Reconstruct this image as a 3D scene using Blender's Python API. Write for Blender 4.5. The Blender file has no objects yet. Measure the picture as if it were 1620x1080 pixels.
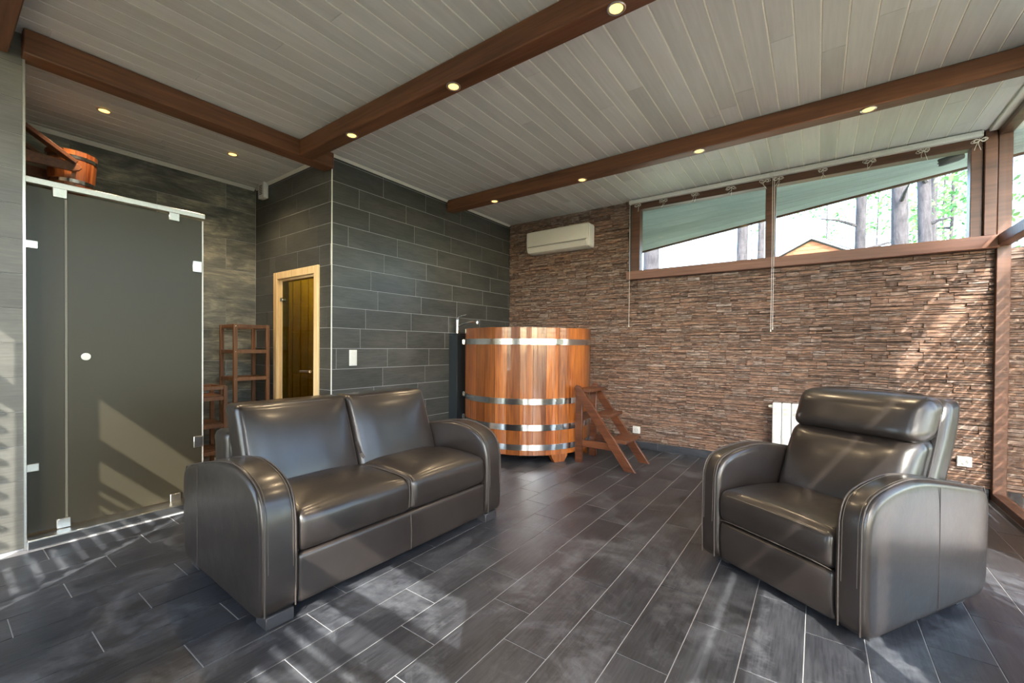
import bpy, bmesh, math, random
from mathutils import Vector, Matrix, noise
random.seed(7)
PI = math.pi
scene = bpy.context.scene
COL = scene.collection

# ------------------------------------------------------------------ camera
cam_d = bpy.data.cameras.new('camera'); cam = bpy.data.objects.new('camera', cam_d); COL.objects.link(cam)
cam_d.sensor_fit = 'HORIZONTAL'; cam_d.sensor_width = 36; cam_d.lens = 672.656 * 36 / 1620
cam_d.shift_x = 0.00117; cam_d.shift_y = 0.00964; cam_d.clip_start = 0.02; cam_d.clip_end = 500
yw, pt, rl = math.radians(35.752), math.radians(-0.58), math.radians(0.453)
FW = Vector((-math.sin(yw)*math.cos(pt), math.cos(yw)*math.cos(pt), math.sin(pt)))
R0 = Vector((math.cos(yw), math.sin(yw), 0)); U0 = R0.cross(FW)
RT = R0*math.cos(rl) + U0*math.sin(rl); UP = -R0*math.sin(rl) + U0*math.cos(rl)
CAMZ = 1.218
mw = Matrix.Identity(4)
for i in range(3):
    mw[i][0] = RT[i]; mw[i][1] = UP[i]; mw[i][2] = -FW[i]
mw[2][3] = CAMZ
cam.matrix_world = mw
scene.camera = cam

# ------------------------------------------------------------------ world, sun, exposure
SUN = Vector((0.70, -0.97, 1.0)).normalized()          # towards the sun
world = bpy.data.worlds.new('world'); scene.world = world; world.use_nodes = True
wn = world.node_tree; bg = wn.nodes['Background']
sky = wn.nodes.new('ShaderNodeTexSky'); sky.sky_type = 'NISHITA'; sky.sun_disc = False
sky.sun_elevation = math.asin(SUN.z); sky.sun_rotation = math.atan2(SUN.x, SUN.y)
sky.air_density = 1.0; sky.dust_density = 2.0; sky.ozone_density = 1.0
wn.links.new(sky.outputs[0], bg.inputs[0]); bg.inputs[1].default_value = 1.1
sun_d = bpy.data.lights.new('sun', 'SUN'); sun = bpy.data.objects.new('sun', sun_d); COL.objects.link(sun)
sun_d.energy = 6.8; sun_d.angle = math.radians(0.35); sun_d.color = (1, 0.93, 0.84)
sun.rotation_euler = SUN.to_track_quat('Z', 'Y').to_euler()
vs = scene.view_settings
vs.view_transform = 'Standard'; vs.look = 'None'; vs.gamma = 1; vs.use_curve_mapping = False
vs.exposure = 1.08

# ------------------------------------------------------------------ room measures (metres)
YS, XT, YC, XN, XR, XL, YL, ZC, YB = 5.126, -3.718, 2.265, -5.268, 1.186, -3.774, 0.36, 3.017, -0.80

# ------------------------------------------------------------------ material helpers
def nd(nt, typ, ins=None, **kw):
    n = nt.nodes.new(typ)
    for k, v in kw.items(): setattr(n, k, v)
    for k, v in (ins or {}).items():
        s = n.inputs[k]
        if hasattr(v, 'is_output'): nt.links.new(v, s)
        else: s.default_value = v
    return n
def base(name, rough=0.5, col=(0.5, 0.5, 0.5), metal=0.0, coat=0.0, coat_rough=0.1, spec=0.5):
    m = bpy.data.materials.new(name); m.use_nodes = True
    nt = m.node_tree; b = nt.nodes['Principled BSDF']
    b.inputs['Base Color'].default_value = (*col, 1); b.inputs['Roughness'].default_value = rough
    b.inputs['Metallic'].default_value = metal; b.inputs['Coat Weight'].default_value = coat
    b.inputs['Coat Roughness'].default_value = coat_rough; b.inputs['Specular IOR Level'].default_value = spec
    return m, nt, b
def coords(nt, scale=(1, 1, 1), rnd=True, which='Object'):
    tc = nd(nt, 'ShaderNodeTexCoord')
    v = tc.outputs[which]
    if rnd:
        oi = nd(nt, 'ShaderNodeObjectInfo')
        k = nd(nt, 'ShaderNodeMath', {0: oi.outputs['Random'], 1: 37.0}, operation='MULTIPLY')
        v = nd(nt, 'ShaderNodeVectorMath', {0: v, 1: k.outputs[0]}, operation='ADD').outputs[0]
    return nd(nt, 'ShaderNodeMapping', {'Vector': v, 'Scale': scale}).outputs[0]
def ramp(nt, fac, stops):
    r = nd(nt, 'ShaderNodeValToRGB', {'Fac': fac}); el = r.color_ramp.elements
    while len(el) < len(stops): el.new(0.5)
    for e, (p, c) in zip(el, stops):
        e.position = p; e.color = (*c, 1) if len(c) == 3 else c
    return r.outputs['Color']
def nz(nt, vec, scale=1.0, detail=6, rough=0.6, dist=0.0):
    return nd(nt, 'ShaderNodeTexNoise', {'Vector': vec, 'Scale': scale, 'Detail': detail, 'Roughness': rough, 'Distortion': dist}).outputs['Fac']
def mixc(nt, f, a, b, blend='MIX'):
    n = nt.nodes.new('ShaderNodeMix'); n.data_type = 'RGBA'; n.blend_type = blend
    for s, v in ((n.inputs[0], f), (n.inputs[6], a), (n.inputs[7], b)):
        if hasattr(v, 'is_output'): nt.links.new(v, s)
        else: s.default_value = v if not isinstance(v, tuple) or len(v) == 4 else (*v, 1)
    return n.outputs[2]
def bump(nt, b, h, strength=0.3, dist=0.01):
    n = nd(nt, 'ShaderNodeBump', {'Height': h, 'Strength': strength, 'Distance': dist})
    nt.links.new(n.outputs[0], b.inputs['Normal'])
def tint(nt, col, amount=0.3, src='Random'):
    oi = nd(nt, 'ShaderNodeObjectInfo').outputs['Random'] if src == 'Random' else nd(nt, 'ShaderNodeNewGeometry').outputs['Random Per Island']
    mr = nd(nt, 'ShaderNodeMapRange', {0: oi, 3: 1 - amount, 4: 1 + amount})
    return nd(nt, 'ShaderNodeHueSaturation', {'Color': col, 'Value': mr.outputs[0]}).outputs[0]
def wood(name, dark, light, axis=0, rough=0.45, coat=0.0, var=0.2, fine=60, bstr=0.15, knots=False, coat_rough=0.12):
    m, nt, b = base(name, rough, coat=coat, coat_rough=coat_rough)
    sc = [fine]*3; sc[axis] = fine*0.05
    sb = [7]*3; sb[axis] = 0.8
    g = nz(nt, coords(nt, sc), 1, 5); g2 = nz(nt, coords(nt, sb), 1, 3, dist=0.6)
    f = nd(nt, 'ShaderNodeMath', {0: nd(nt, 'ShaderNodeMath', {0: g, 1: 0.5}, operation='MULTIPLY').outputs[0], 1: nd(nt, 'ShaderNodeMath', {0: g2, 1: 0.5}, operation='MULTIPLY').outputs[0]}, operation='ADD').outputs[0]
    c = ramp(nt, f, [(0.36, dark), (0.64, light)])
    if knots:
        kv = [3.2]*3; kv[axis] = 1.1
        vo = nd(nt, 'ShaderNodeTexVoronoi', {'Vector': coords(nt, kv), 'Scale': 1.0}).outputs['Distance']
        kf = ramp(nt, vo, [(0.03, (1, 1, 1)), (0.10, (0, 0, 0))])
        c = mixc(nt, kf, c, tuple(x*0.3 for x in dark))
    c = tint(nt, c, var)
    nt.links.new(c, b.inputs['Base Color']); bump(nt, b, g, bstr, 0.004)
    return m
def plain(name, col, rough=0.4, metal=0.0, coat=0.0, bumpy=0.05, var=0.06, scale=90):
    m, nt, b = base(name, rough, col, metal, coat)
    n = nz(nt, coords(nt, (scale,)*3), 1, 3)
    c = ramp(nt, n, [(0.3, tuple(x*(1-var) for x in col)), (0.7, tuple(min(1, x*(1+var)) for x in col))])
    nt.links.new(c, b.inputs['Base Color'])
    if bumpy: bump(nt, b, n, bumpy, 0.002)
    return m
def tile_mat(name, dark, light, axis, rough, dust=None, var=0.12, big=3.0):
    m, nt, b = base(name, rough)
    sc = [110]*3; sc[axis] = 7
    g = nz(nt, coords(nt, sc), 1, 4); sb = [big*2.2]*3; sb[axis] = big*0.7
    g2 = nz(nt, coords(nt, sb), 1, 5)
    f = nd(nt, 'ShaderNodeMath', {0: g, 1: g2}, operation='ADD').outputs[0]
    f = nd(nt, 'ShaderNodeMath', {0: f, 1: 0.5}, operation='MULTIPLY').outputs[0]
    c = tint(nt, ramp(nt, f, [(0.36, dark), (0.64, light)]), var)
    if dust:
        geo = nd(nt, 'ShaderNodeNewGeometry').outputs['Position']
        d1 = nz(nt, nd(nt, 'ShaderNodeMapping', {'Vector': geo, 'Scale': (2.6, 2.6, 2.6)}).outputs[0], 1, 9, 0.68, 0.7)
        d2 = nz(nt, nd(nt, 'ShaderNodeMapping', {'Vector': geo, 'Scale': (9.0, 9.0, 9.0)}).outputs[0], 1, 9, 0.75, 2.2)
        dm = nd(nt, 'ShaderNodeMath', {0: d1, 1: nd(nt, 'ShaderNodeMath', {0: d2, 1: 0.45}, operation='MULTIPLY').outputs[0]}, operation='ADD').outputs[0]
        dm = nd(nt, 'ShaderNodeMath', {0: dm, 1: 0.20}, operation='SUBTRACT').outputs[0]
        df = ramp(nt, dm, [(0.50, (0, 0, 0)), (0.76, (dust,)*3)])
        c = mixc(nt, df, c, (0.25, 0.265, 0.30))
        rr = nd(nt, 'ShaderNodeMapRange', {0: df, 3: rough, 4: 0.75}); nt.links.new(rr.outputs[0], b.inputs['Roughness'])
    nt.links.new(c, b.inputs['Base Color']); bump(nt, b, g, 0.18, 0.003)
    return m
def glass(name, tint_col=(0.97, 0.99, 0.98), ior=1.45, rough=0.0):
    m = bpy.data.materials.new(name); m.use_nodes = True; nt = m.node_tree; nt.nodes.clear()
    out = nd(nt, 'ShaderNodeOutputMaterial')
    tr = nd(nt, 'ShaderNodeBsdfTransparent', {'Color': (*tint_col, 1)}); gl = nd(nt, 'ShaderNodeBsdfGlossy', {'Roughness': rough})
    lw = nd(nt, 'ShaderNodeLayerWeight', {'Blend': 0.5})               # facing: the same from both sides of the pane
    p5 = nd(nt, 'ShaderNodeMath', {0: lw.outputs['Facing'], 1: 5.0}, operation='POWER')
    f0 = ((ior-1)/(ior+1))**2
    fr = nd(nt, 'ShaderNodeMapRange', {0: p5.outputs[0], 3: f0, 4: 1.0})
    mx = nd(nt, 'ShaderNodeMixShader', {0: fr.outputs[0], 1: tr.outputs[0], 2: gl.outputs[0]})
    nt.links.new(mx.outputs[0], out.inputs[0])
    return m
def emit(name, col, s):
    m = bpy.data.materials.new(name); m.use_nodes = True; nt = m.node_tree; nt.nodes.clear()
    e = nd(nt, 'ShaderNodeEmission', {'Color': (*col, 1), 'Strength': s}); o = nd(nt, 'ShaderNodeOutputMaterial', {0: e.outputs[0]})
    return m

M = {}
M['floor_tile'] = tile_mat('floor_tile', (0.015, 0.0165, 0.021), (0.050, 0.052, 0.061), 1, 0.33, dust=0.36)
M['grout'] = plain('grout', (0.40, 0.40, 0.42), 0.8)
M['wall_tile'] = tile_mat('wall_tile', (0.034, 0.036, 0.034), (0.074, 0.075, 0.069), 1, 0.34)
M['front_tile'] = tile_mat('front_tile', (0.034, 0.036, 0.034), (0.074, 0.075, 0.069), 0, 0.34)
def niche_mat():
    m, nt, b = base('weathered_tile', 0.27)
    a = nz(nt, coords(nt, (2.2, 2.2, 6.5)), 1, 8, 0.68, 0.5); f = nz(nt, coords(nt, (30, 6, 70)), 1, 5)
    c = ramp(nt, a, [(0.32, (0.055, 0.062, 0.062)), (0.50, (0.15, 0.15, 0.13)), (0.66, (0.34, 0.315, 0.25))])
    c = mixc(nt, ramp(nt, f, [(0.35, (0.5,)*3), (0.6, (0, 0, 0))]), c, (0.05, 0.052, 0.05))
    nt.links.new(tint(nt, c, 0.15), b.inputs['Base Color']); bump(nt, b, f, 0.1, 0.003); return m
M['niche_tile'] = niche_mat()
M['left_tile'] = tile_mat('left_tile', (0.092, 0.089, 0.080), (0.145, 0.14, 0.125), 1, 0.42)
M['curb_tile'] = tile_mat('curb_tile', (0.022, 0.023, 0.026), (0.055, 0.056, 0.06), 1, 0.4)
M['base_tile'] = tile_mat('base_tile', (0.022, 0.025, 0.032), (0.05, 0.054, 0.064), 0, 0.4)
M['ceil'] = wood('ceiling_board', (0.53, 0.54, 0.525), (0.63, 0.64, 0.625), 1, 0.5, var=0.10, fine=45, bstr=0.05)
M['ceil_back'] = plain('ceiling_groove', (0.96, 0.94, 0.84), 0.6)
M['trim'] = plain('pale_trim', (0.68, 0.68, 0.62), 0.45)
M['beam'] = wood('stained_beam', (0.075, 0.026, 0.011), (0.20, 0.080, 0.034), 0, 0.5, var=0.08, fine=40, knots=True)
M['beam_y'] = wood('stained_beam_long', (0.075, 0.026, 0.011), (0.20, 0.080, 0.034), 1, 0.5, var=0.08, fine=40, knots=True)
M['frame'] = wood('window_frame_wood', (0.055, 0.024, 0.014), (0.13, 0.058, 0.035), 0, 0.42, var=0.08, fine=40)
M['sill'] = wood('sill_wood', (0.13, 0.055, 0.034), (0.24, 0.115, 0.075), 0, 0.42, var=0.05, fine=40)
M['stave'] = wood('varnished_larch', (0.13, 0.028, 0.005), (0.43, 0.135, 0.024), 2, 0.35, coat=1.0, var=0.50, fine=55, coat_rough=0.05)
M['ladder'] = wood('ladder_wood', (0.055, 0.016, 0.007), (0.16, 0.056, 0.023), 0, 0.38, coat=0.4, var=0.15, fine=50)
M['shelfwood'] = wood('rack_wood', (0.10, 0.040, 0.016), (0.21, 0.095, 0.040), 2, 0.45, var=0.15)
M['pine'] = wood('pale_pine', (0.66, 0.46, 0.22), (0.85, 0.66, 0.38), 2, 0.45, var=0.05, fine=35, bstr=0.05)
M['saunawood'] = wood('sauna_boards', (0.50, 0.33, 0.10), (0.72, 0.52, 0.20), 2, 0.5, var=0.18, fine=35, knots=True)
M['bucketwood'] = wood('bucket_wood', (0.07, 0.014, 0.005), (0.26, 0.085, 0.024), 2, 0.35, coat=0.3, var=0.45, fine=50)
M['slatwood'] = wood('screen_slat_wood', (0.28, 0.15, 0.08), (0.46, 0.28, 0.16), 1, 0.6, var=0.12)
M['steel'] = plain('bright_steel', (0.78, 0.79, 0.80), 0.16, 1.0, bumpy=0.0)
M['brushed'] = plain('brushed_metal', (0.62, 0.60, 0.56), 0.32, 1.0, bumpy=0.02)
M['chrome'] = plain('chrome', (0.86, 0.87, 0.88), 0.08, 1.0, bumpy=0.0)
M['white'] = plain('white_plastic', (0.72, 0.72, 0.69), 0.35, bumpy=0.0)
M['acwhite'] = plain('air_unit_plastic', (0.62, 0.61, 0.56), 0.42, bumpy=0.0)
M['radwhite'] = plain('radiator_enamel', (0.82, 0.84, 0.86), 0.3, bumpy=0.0)
M['sealstrip'] = plain('bronze_seal', (0.16, 0.145, 0.11), 0.4, bumpy=0)
M['dark'] = plain('dark_plastic', (0.03, 0.03, 0.035), 0.5)
M['void'] = plain('dark_recess', (0.015, 0.015, 0.015), 0.8)
M['column'] = plain('dark_panel', (0.016, 0.022, 0.027), 0.42)
M['cord'] = plain('white_cord', (0.70, 0.69, 0.64), 0.8)
M['plaster'] = plain('plaster', (0.30, 0.29, 0.27), 0.8)
M['lens'] = emit('lamp_lens', (1.0, 0.55, 0.13), 1.9)
M['glass'] = glass('window_glass')
M['bronze'] = glass('bronze_glass', (0.46, 0.46, 0.13), 1.5)
M['soffit'] = wood('soffit_board', (0.50, 0.60, 0.60), (0.62, 0.72, 0.72), 0, 0.6, var=0.12)
M['stitch'] = plain('leather_piping', (0.060, 0.048, 0.044), 0.5, bumpy=0)
M['thread'] = plain('stitch_thread', (0.10, 0.085, 0.072), 0.7, bumpy=0)
def leather():
    m, nt, b = base('brown_leather', 0.33, coat=0.5, coat_rough=0.20)
    v = coords(nt, (1, 1, 1), rnd=True)
    big = nz(nt, v, 3.0, 5, 0.6); vor = nd(nt, 'ShaderNodeTexVoronoi', {'Vector': v, 'Scale': 420.0}).outputs['Distance']
    c = ramp(nt, big, [(0.3, (0.014, 0.0105, 0.0095)), (0.7, (0.027, 0.021, 0.019))])
    nt.links.new(c, b.inputs['Base Color'])
    r = nd(nt, 'ShaderNodeMapRange', {0: nz(nt, v, 9.0, 6, 0.7), 3: 0.24, 4: 0.46}); nt.links.new(r.outputs[0], b.inputs['Roughness'])
    bb = nd(nt, 'ShaderNodeBump', {'Height': vor, 'Strength': 0.10, 'Distance': 0.0015})
    wr = nd(nt, 'ShaderNodeBump', {'Height': nz(nt, v, 16.0, 4), 'Strength': 0.10, 'Distance': 0.012, 'Normal': bb.outputs[0]})
    nt.links.new(wr.outputs[0], b.inputs['Normal'])
    return m
M['leather'] = leather()
def stone_mat():
    m, nt, b = base('ledge_stone', 0.72)
    geo = nd(nt, 'ShaderNodeNewGeometry')
    isl = geo.outputs['Random Per Island']
    c0 = ramp(nt, isl, [(0.0, (0.12, 0.068, 0.048)), (0.25, (0.25, 0.142, 0.095)), (0.45, (0.36, 0.205, 0.135)), (0.6, (0.27, 0.185, 0.145)), (0.8, (0.35, 0.24, 0.185)), (0.93, (0.38, 0.30, 0.26)), (1.0, (0.22, 0.10, 0.050))])
    off = nd(nt, 'ShaderNodeVectorMath', {0: geo.outputs['Position'], 1: nd(nt, 'ShaderNodeCombineXYZ', {0: isl, 1: isl, 2: 0.0}).outputs[0]}, operation='ADD').outputs[0]
    st = nd(nt, 'ShaderNodeMapping', {'Vector': off, 'Scale': (14, 14, 150)}).outputs[0]
    s1 = nz(nt, st, 1, 6, 0.65)
    s2 = nz(nt, nd(nt, 'ShaderNodeMapping', {'Vector': off, 'Scale': (22, 22, 50)}).outputs[0], 1, 4)
    c = mixc(nt, ramp(nt, s1, [(0.40, (0.92,)*3), (0.60, (0, 0, 0))]), c0, (0.070, 0.045, 0.036))
    c = mixc(nt, ramp(nt, s2, [(0.55, (0, 0, 0)), (0.8, (0.6,)*3)]), c, (0.54, 0.47, 0.42))
    nt.links.new(c, b.inputs['Base Color'])
    n = nd(nt, 'ShaderNodeBump', {'Height': s1, 'Strength': 0.8, 'Distance': 0.008}); nt.links.new(n.outputs[0], b.inputs['Normal'])
    return m
M['stone'] = stone_mat()
M['mortar'] = plain('dark_mortar', (0.035, 0.027, 0.022), 0.9)
def frosted():
    m = bpy.data.materials.new('frosted_bronze_glass'); m.use_nodes = True; nt = m.node_tree; b = nt.nodes['Principled BSDF']
    b.inputs['Base Color'].default_value = (0.074, 0.064, 0.043, 1); b.inputs['Roughness'].default_value = 0.34
    n = nz(nt, coords(nt, (700, 700, 700), rnd=False), 1, 2)
    bump(nt, b, n, 0.12, 0.001)
    t = nd(nt, 'ShaderNodeBsdfTranslucent', {'Color': (0.13, 0.12, 0.085, 1)})
    mx = nd(nt, 'ShaderNodeMixShader', {0: 0.35, 1: b.outputs[0], 2: t.outputs[0]})
    nt.links.new(mx.outputs[0], nt.nodes['Material Output'].inputs[0])
    return m
M['frost'] = frosted()
def ground_mat():
    m, nt, b = base('forest_ground', 0.95)
    geo = nd(nt, 'ShaderNodeNewGeometry').outputs['Position']
    c = ramp(nt, nz(nt, geo, 0.9, 8, 0.7), [(0.3, (0.06, 0.075, 0.035)), (0.55, (0.11, 0.14, 0.06)), (0.75, (0.15, 0.13, 0.09))])
    nt.links.new(c, b.inputs['Base Color']); return m
M['ground'] = ground_mat()
M['deck'] = plain('terrace_paving', (0.30, 0.29, 0.28), 0.8)
def bark_mat():
    m, nt, b = base('pine_bark', 0.9)
    geo = nd(nt, 'ShaderNodeNewGeometry').outputs['Position']
    n = nz(nt, nd(nt, 'ShaderNodeMapping', {'Vector': geo, 'Scale': (14, 14, 4)}).outputs[0], 1, 6, 0.7)
    c = ramp(nt, n, [(0.35, (0.026, 0.024, 0.028)), (0.6, (0.068, 0.062, 0.068)), (0.8, (0.11, 0.10, 0.11))])
    nt.links.new(c, b.inputs['Base Color']); bump(nt, b, n, 0.8, 0.02); return m
M['bark'] = bark_mat()
def leaf_mat():
    m, nt, b = base('spring_leaf', 0.6)
    geo = nd(nt, 'ShaderNodeNewGeometry').outputs['Random Per Island']
    c = ramp(nt, geo, [(0.0, (0.05, 0.16, 0.05)), (0.6, (0.14, 0.33, 0.09)), (1.0, (0.30, 0.50, 0.16))])
    nt.links.new(c, b.inputs['Base Color'])
    t = nd(nt, 'ShaderNodeBsdfTranslucent', {'Color': c}); mx = nd(nt, 'ShaderNodeMixShader', {0: 0.4, 1: b.outputs[0], 2: t.outputs[0]})
    nt.links.new(mx.outputs[0], nt.nodes['Material Output'].inputs[0]); return m
M['leaf'] = leaf_mat()
M['logs'] = wood('orange_cladding', (0.22, 0.070, 0.022), (0.34, 0.12, 0.042), 0, 0.6, var=0.1)
M['roofing'] = plain('grey_roofing', (0.24, 0.27, 0.33), 0.5)
M['sheet'] = plain('pale_sheet_metal', (0.66, 0.65, 0.60), 0.5)
M['fascia'] = plain('white_fascia', (0.75, 0.75, 0.72), 0.6)

# ------------------------------------------------------------------ geometry helpers
def obj(name, bm, mat, parent=None, loc=None, rot=None, smooth=True, mesh=None):
    if mesh is None:
        mesh = bpy.data.meshes.new(name); bmesh.ops.recalc_face_normals(bm, faces=bm.faces)
        bm.to_mesh(mesh); bm.free()
        if smooth:
            mesh.polygons.foreach_set('use_smooth', [True]*len(mesh.polygons)); mesh.set_sharp_from_angle(angle=math.radians(38))
        if mat: mesh.materials.append(M[mat] if isinstance(mat, str) else mat)
    o = bpy.data.objects.new(name, mesh); COL.objects.link(o)
    if parent: o.parent = parent
    if loc: o.location = loc
    if rot: o.rotation_euler = rot
    return o
def tag(o, label=None, cat=None, group=None, kind=None):
    for k, v in (('label', label), ('category', cat), ('group', group), ('kind', kind)):
        if v: o[k] = v
    return o
def thing(name, label, cat, loc=(0, 0, 0), rz=0, group=None, kind=None):
    o = bpy.data.objects.new(name, None); COL.objects.link(o); o.location = loc; o.rotation_euler = (0, 0, rz)
    o.empty_display_size = 0.05
    return tag(o, label, cat, group, kind)
def copy_tree(o, parent=None):
    c = o.copy(); COL.objects.link(c); c.parent = parent
    for ch in list(o.children): copy_tree(ch, c)
    return c
def NB(): return bmesh.new()
def box(bm, lo, hi, bev=0.0, seg=1, mat=None):
    lo, hi = Vector(lo), Vector(hi); c = (lo+hi)/2; d = hi-lo
    r = bmesh.ops.create_cube(bm, size=1, matrix=Matrix.Translation(c) @ Matrix.Diagonal((*d, 1)))
    if bev:
        es = list({e for v in r['verts'] for e in v.link_edges})
        bmesh.ops.bevel(bm, geom=es, offset=bev, segments=seg, affect='EDGES', profile=0.5)
    return bm
def bx(lo, hi, bev=0.0, seg=1): return box(NB(), lo, hi, bev, seg)
def beam_between(bm, a, b, w, t, up=(0, 0, 1), bev=0.0):
    a, b = Vector(a), Vector(b); d = b-a; L = d.length; z = d.normalized(); up = Vector(up)
    x = up.cross(z)
    if x.length < 1e-4: x = Vector((1, 0, 0))
    x.normalize(); y = z.cross(x)
    mt = Matrix.Identity(4)
    for i in range(3): mt[i][0] = x[i]; mt[i][1] = y[i]; mt[i][2] = z[i]; mt[i][3] = ((a+b)/2)[i]
    r = bmesh.ops.create_cube(bm, size=1, matrix=mt @ Matrix.Diagonal((w, t, L, 1)))
    if bev:
        es = list({e for v in r['verts'] for e in v.link_edges}); bmesh.ops.bevel(bm, geom=es, offset=bev, segments=1, affect='EDGES')
    return bm
def tube(bm, pts, r, seg=6, closed=False):
    pts = [Vector(p) for p in pts]; n = len(pts); rings = []
    prev = None
    for i, p in enumerate(pts):
        a = pts[i-1] if (i > 0 or closed) else p; b = pts[(i+1) % n] if (i < n-1 or closed) else p
        t = (b-a).normalized()
        if prev is None:
            x = t.orthogonal().normalized()
        else:
            x = prev - t*prev.dot(t)
            x = x.normalized() if x.length > 1e-6 else t.orthogonal().normalized()
        prev = x; y = t.cross(x); rr = r[i] if isinstance(r, (list, tuple)) else r
        rings.append([bm.verts.new(p + (x*math.cos(2*PI*k/seg) + y*math.sin(2*PI*k/seg))*rr) for k in range(seg)])
    m = n if closed else n-1
    for i in range(m):
        A, B = rings[i], rings[(i+1) % n]
        for k in range(seg): bm.faces.new((A[k], A[(k+1) % seg], B[(k+1) % seg], B[k]))
    if not closed:
        bm.faces.new(rings[0][::-1]); bm.faces.new(rings[-1])
    return bm
def lathe(bm, prof, seg=24, center=(0, 0, 0), cap=True):
    c = Vector(center); rings = []
    for r, z in prof: rings.append([bm.verts.new(c + Vector((r*math.cos(2*PI*k/seg), r*math.sin(2*PI*k/seg), z))) for k in range(seg)])
    for A, B in zip(rings, rings[1:]):
        for k in range(seg): bm.faces.new((A[k], A[(k+1) % seg], B[(k+1) % seg], B[k]))
    if cap:
        bm.faces.new(rings[0][::-1]); bm.faces.new(rings[-1])
    return bm
def prism(bm, prof, x0, x1, axis=0, bev=0.0, seg=3):
    """extrude a closed profile [(p,q)] along axis; axis 0 -> (p,q)=(y,z), 1 -> (x,z), 2 -> (x,y)"""
    def pos(t, p, q): return {0: (t, p, q), 1: (p, t, q), 2: (p, q, t)}[axis]
    A = [bm.verts.new(pos(x0, p, q)) for p, q in prof]; B = [bm.verts.new(pos(x1, p, q)) for p, q in prof]
    n = len(prof); fa = bm.faces.new(A[::-1]); fb = bm.faces.new(B)
    for i in range(n): bm.faces.new((A[i], A[(i+1) % n], B[(i+1) % n], B[i]))
    if bev:
        es = list(fa.edges) + list(fb.edges); bmesh.ops.bevel(bm, geom=es, offset=bev, segments=seg, affect='EDGES', profile=0.5)
    return bm
def soft_prism(prof, x0, x1, r, dome=0.004, n=72):
    """profile in (y,z) swept along x with rounded, slightly domed sides"""
    P = [Vector((a, b)) for a, b in prof]; P.append(P[0]); L = [0]
    for a, b in zip(P, P[1:]): L.append(L[-1]+(b-a).length)
    R = []
    for i in range(n):
        t = L[-1]*i/n; j = max(k for k in range(len(L)-1) if L[k] <= t+1e-9); R.append(P[j].lerp(P[j+1], (t-L[j])/max(1e-9, L[j+1]-L[j])))
    for _ in range(2): R = [(R[i-1]+R[i]*2+R[(i+1) % n])/4 for i in range(n)]
    y0, y1 = min(p.x for p in R), max(p.x for p in R); z0, z1 = min(p.y for p in R), max(p.y for p in R)
    cy, cz, hy, hz = (y0+y1)/2, (z0+z1)/2, (y1-y0)/2, (z1-z0)/2
    st = [(r*(1-math.cos(k*PI/10)), r*(1-math.sin(k*PI/10))) for k in range(6)]
    st += [(r+0.02, -dome*0.4), (r+0.07, -dome*0.8), (r+0.15, -dome)]
    cols = [(o, x0+d) for o, d in st[::-1]] + [(o, x1-d) for o, d in st]
    bm = bmesh.new(); rings = []
    for o, x in cols:
        sy, sz = max(0.05, 1-o/hy), max(0.05, 1-o/hz)
        rings.append([bm.verts.new((x, cy+(p.x-cy)*sy, cz+(p.y-cz)*sz)) for p in R])
    for A, B in zip(rings, rings[1:]):
        for k in range(n): bm.faces.new((A[k], A[(k+1) % n], B[(k+1) % n], B[k]))
    bm.faces.new(rings[0][::-1]); bm.faces.new(rings[-1])
    return bm
def rbox(h, r, q=3, n=7, fn=None, bm=None):
    """rounded box of half sizes h centred on the origin, every point passed through fn"""
    bm = bm or NB(); V = {}
    ax = []
    for hh in h:
        rr = min(r, hh*0.98); e = [-hh + rr*k/q for k in range(q)]; i0 = -hh+rr; i1 = hh-rr
        inn = [i0 + (i1-i0)*k/n for k in range(n+1)]
        ax.append(e + inn + [-v for v in e[::-1]])
    def vert(p):
        p = Vector(p); core = Vector([max(-(hh-min(r, hh*0.98)), min(hh-min(r, hh*0.98), c)) for c, hh in zip(p, h)])
        d = p-core
        if d.length > 1e-9: p = core + d.normalized()*r if d.length > 1e-9 else p
        key = tuple(round(c, 5) for c in p)
        if key not in V:
            w = fn(*p) if fn else p
            V[key] = bm.verts.new(w)
        return V[key]
    for a in range(3):
        u, v = [i for i in range(3) if i != a]
        for s in (-1, 1):
            g = []
            for cu in ax[u]:
                row = []
                for cv in ax[v]:
                    p = [0, 0, 0]; p[a] = s*h[a]; p[u] = cu; p[v] = cv; row.append(vert(p))
                g.append(row)
            for i in range(len(g)-1):
                for j in range(len(g[0])-1):
                    f = []
                    for w in (g[i][j], g[i+1][j], g[i+1][j+1], g[i][j+1]):
                        if w not in f: f.append(w)
                    if len(f) >= 3:
                        try: bm.faces.new(f)
                        except ValueError: pass
    return bm
def smoothpath(pts, k=4):
    pts = [Vector(p) for p in pts]; out = []
    for i in range(len(pts)-1):
        p0, p1, p2, p3 = pts[max(i-1, 0)], pts[i], pts[i+1], pts[min(i+2, len(pts)-1)]
        for j in range(k):
            t = j/k; out.append(0.5*((2*p1) + (p2-p0)*t + (2*p0-5*p1+4*p2-p3)*t*t + (3*p1-p0-3*p2+p3)*t**3))
    out.append(pts[-1]); return out

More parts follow.
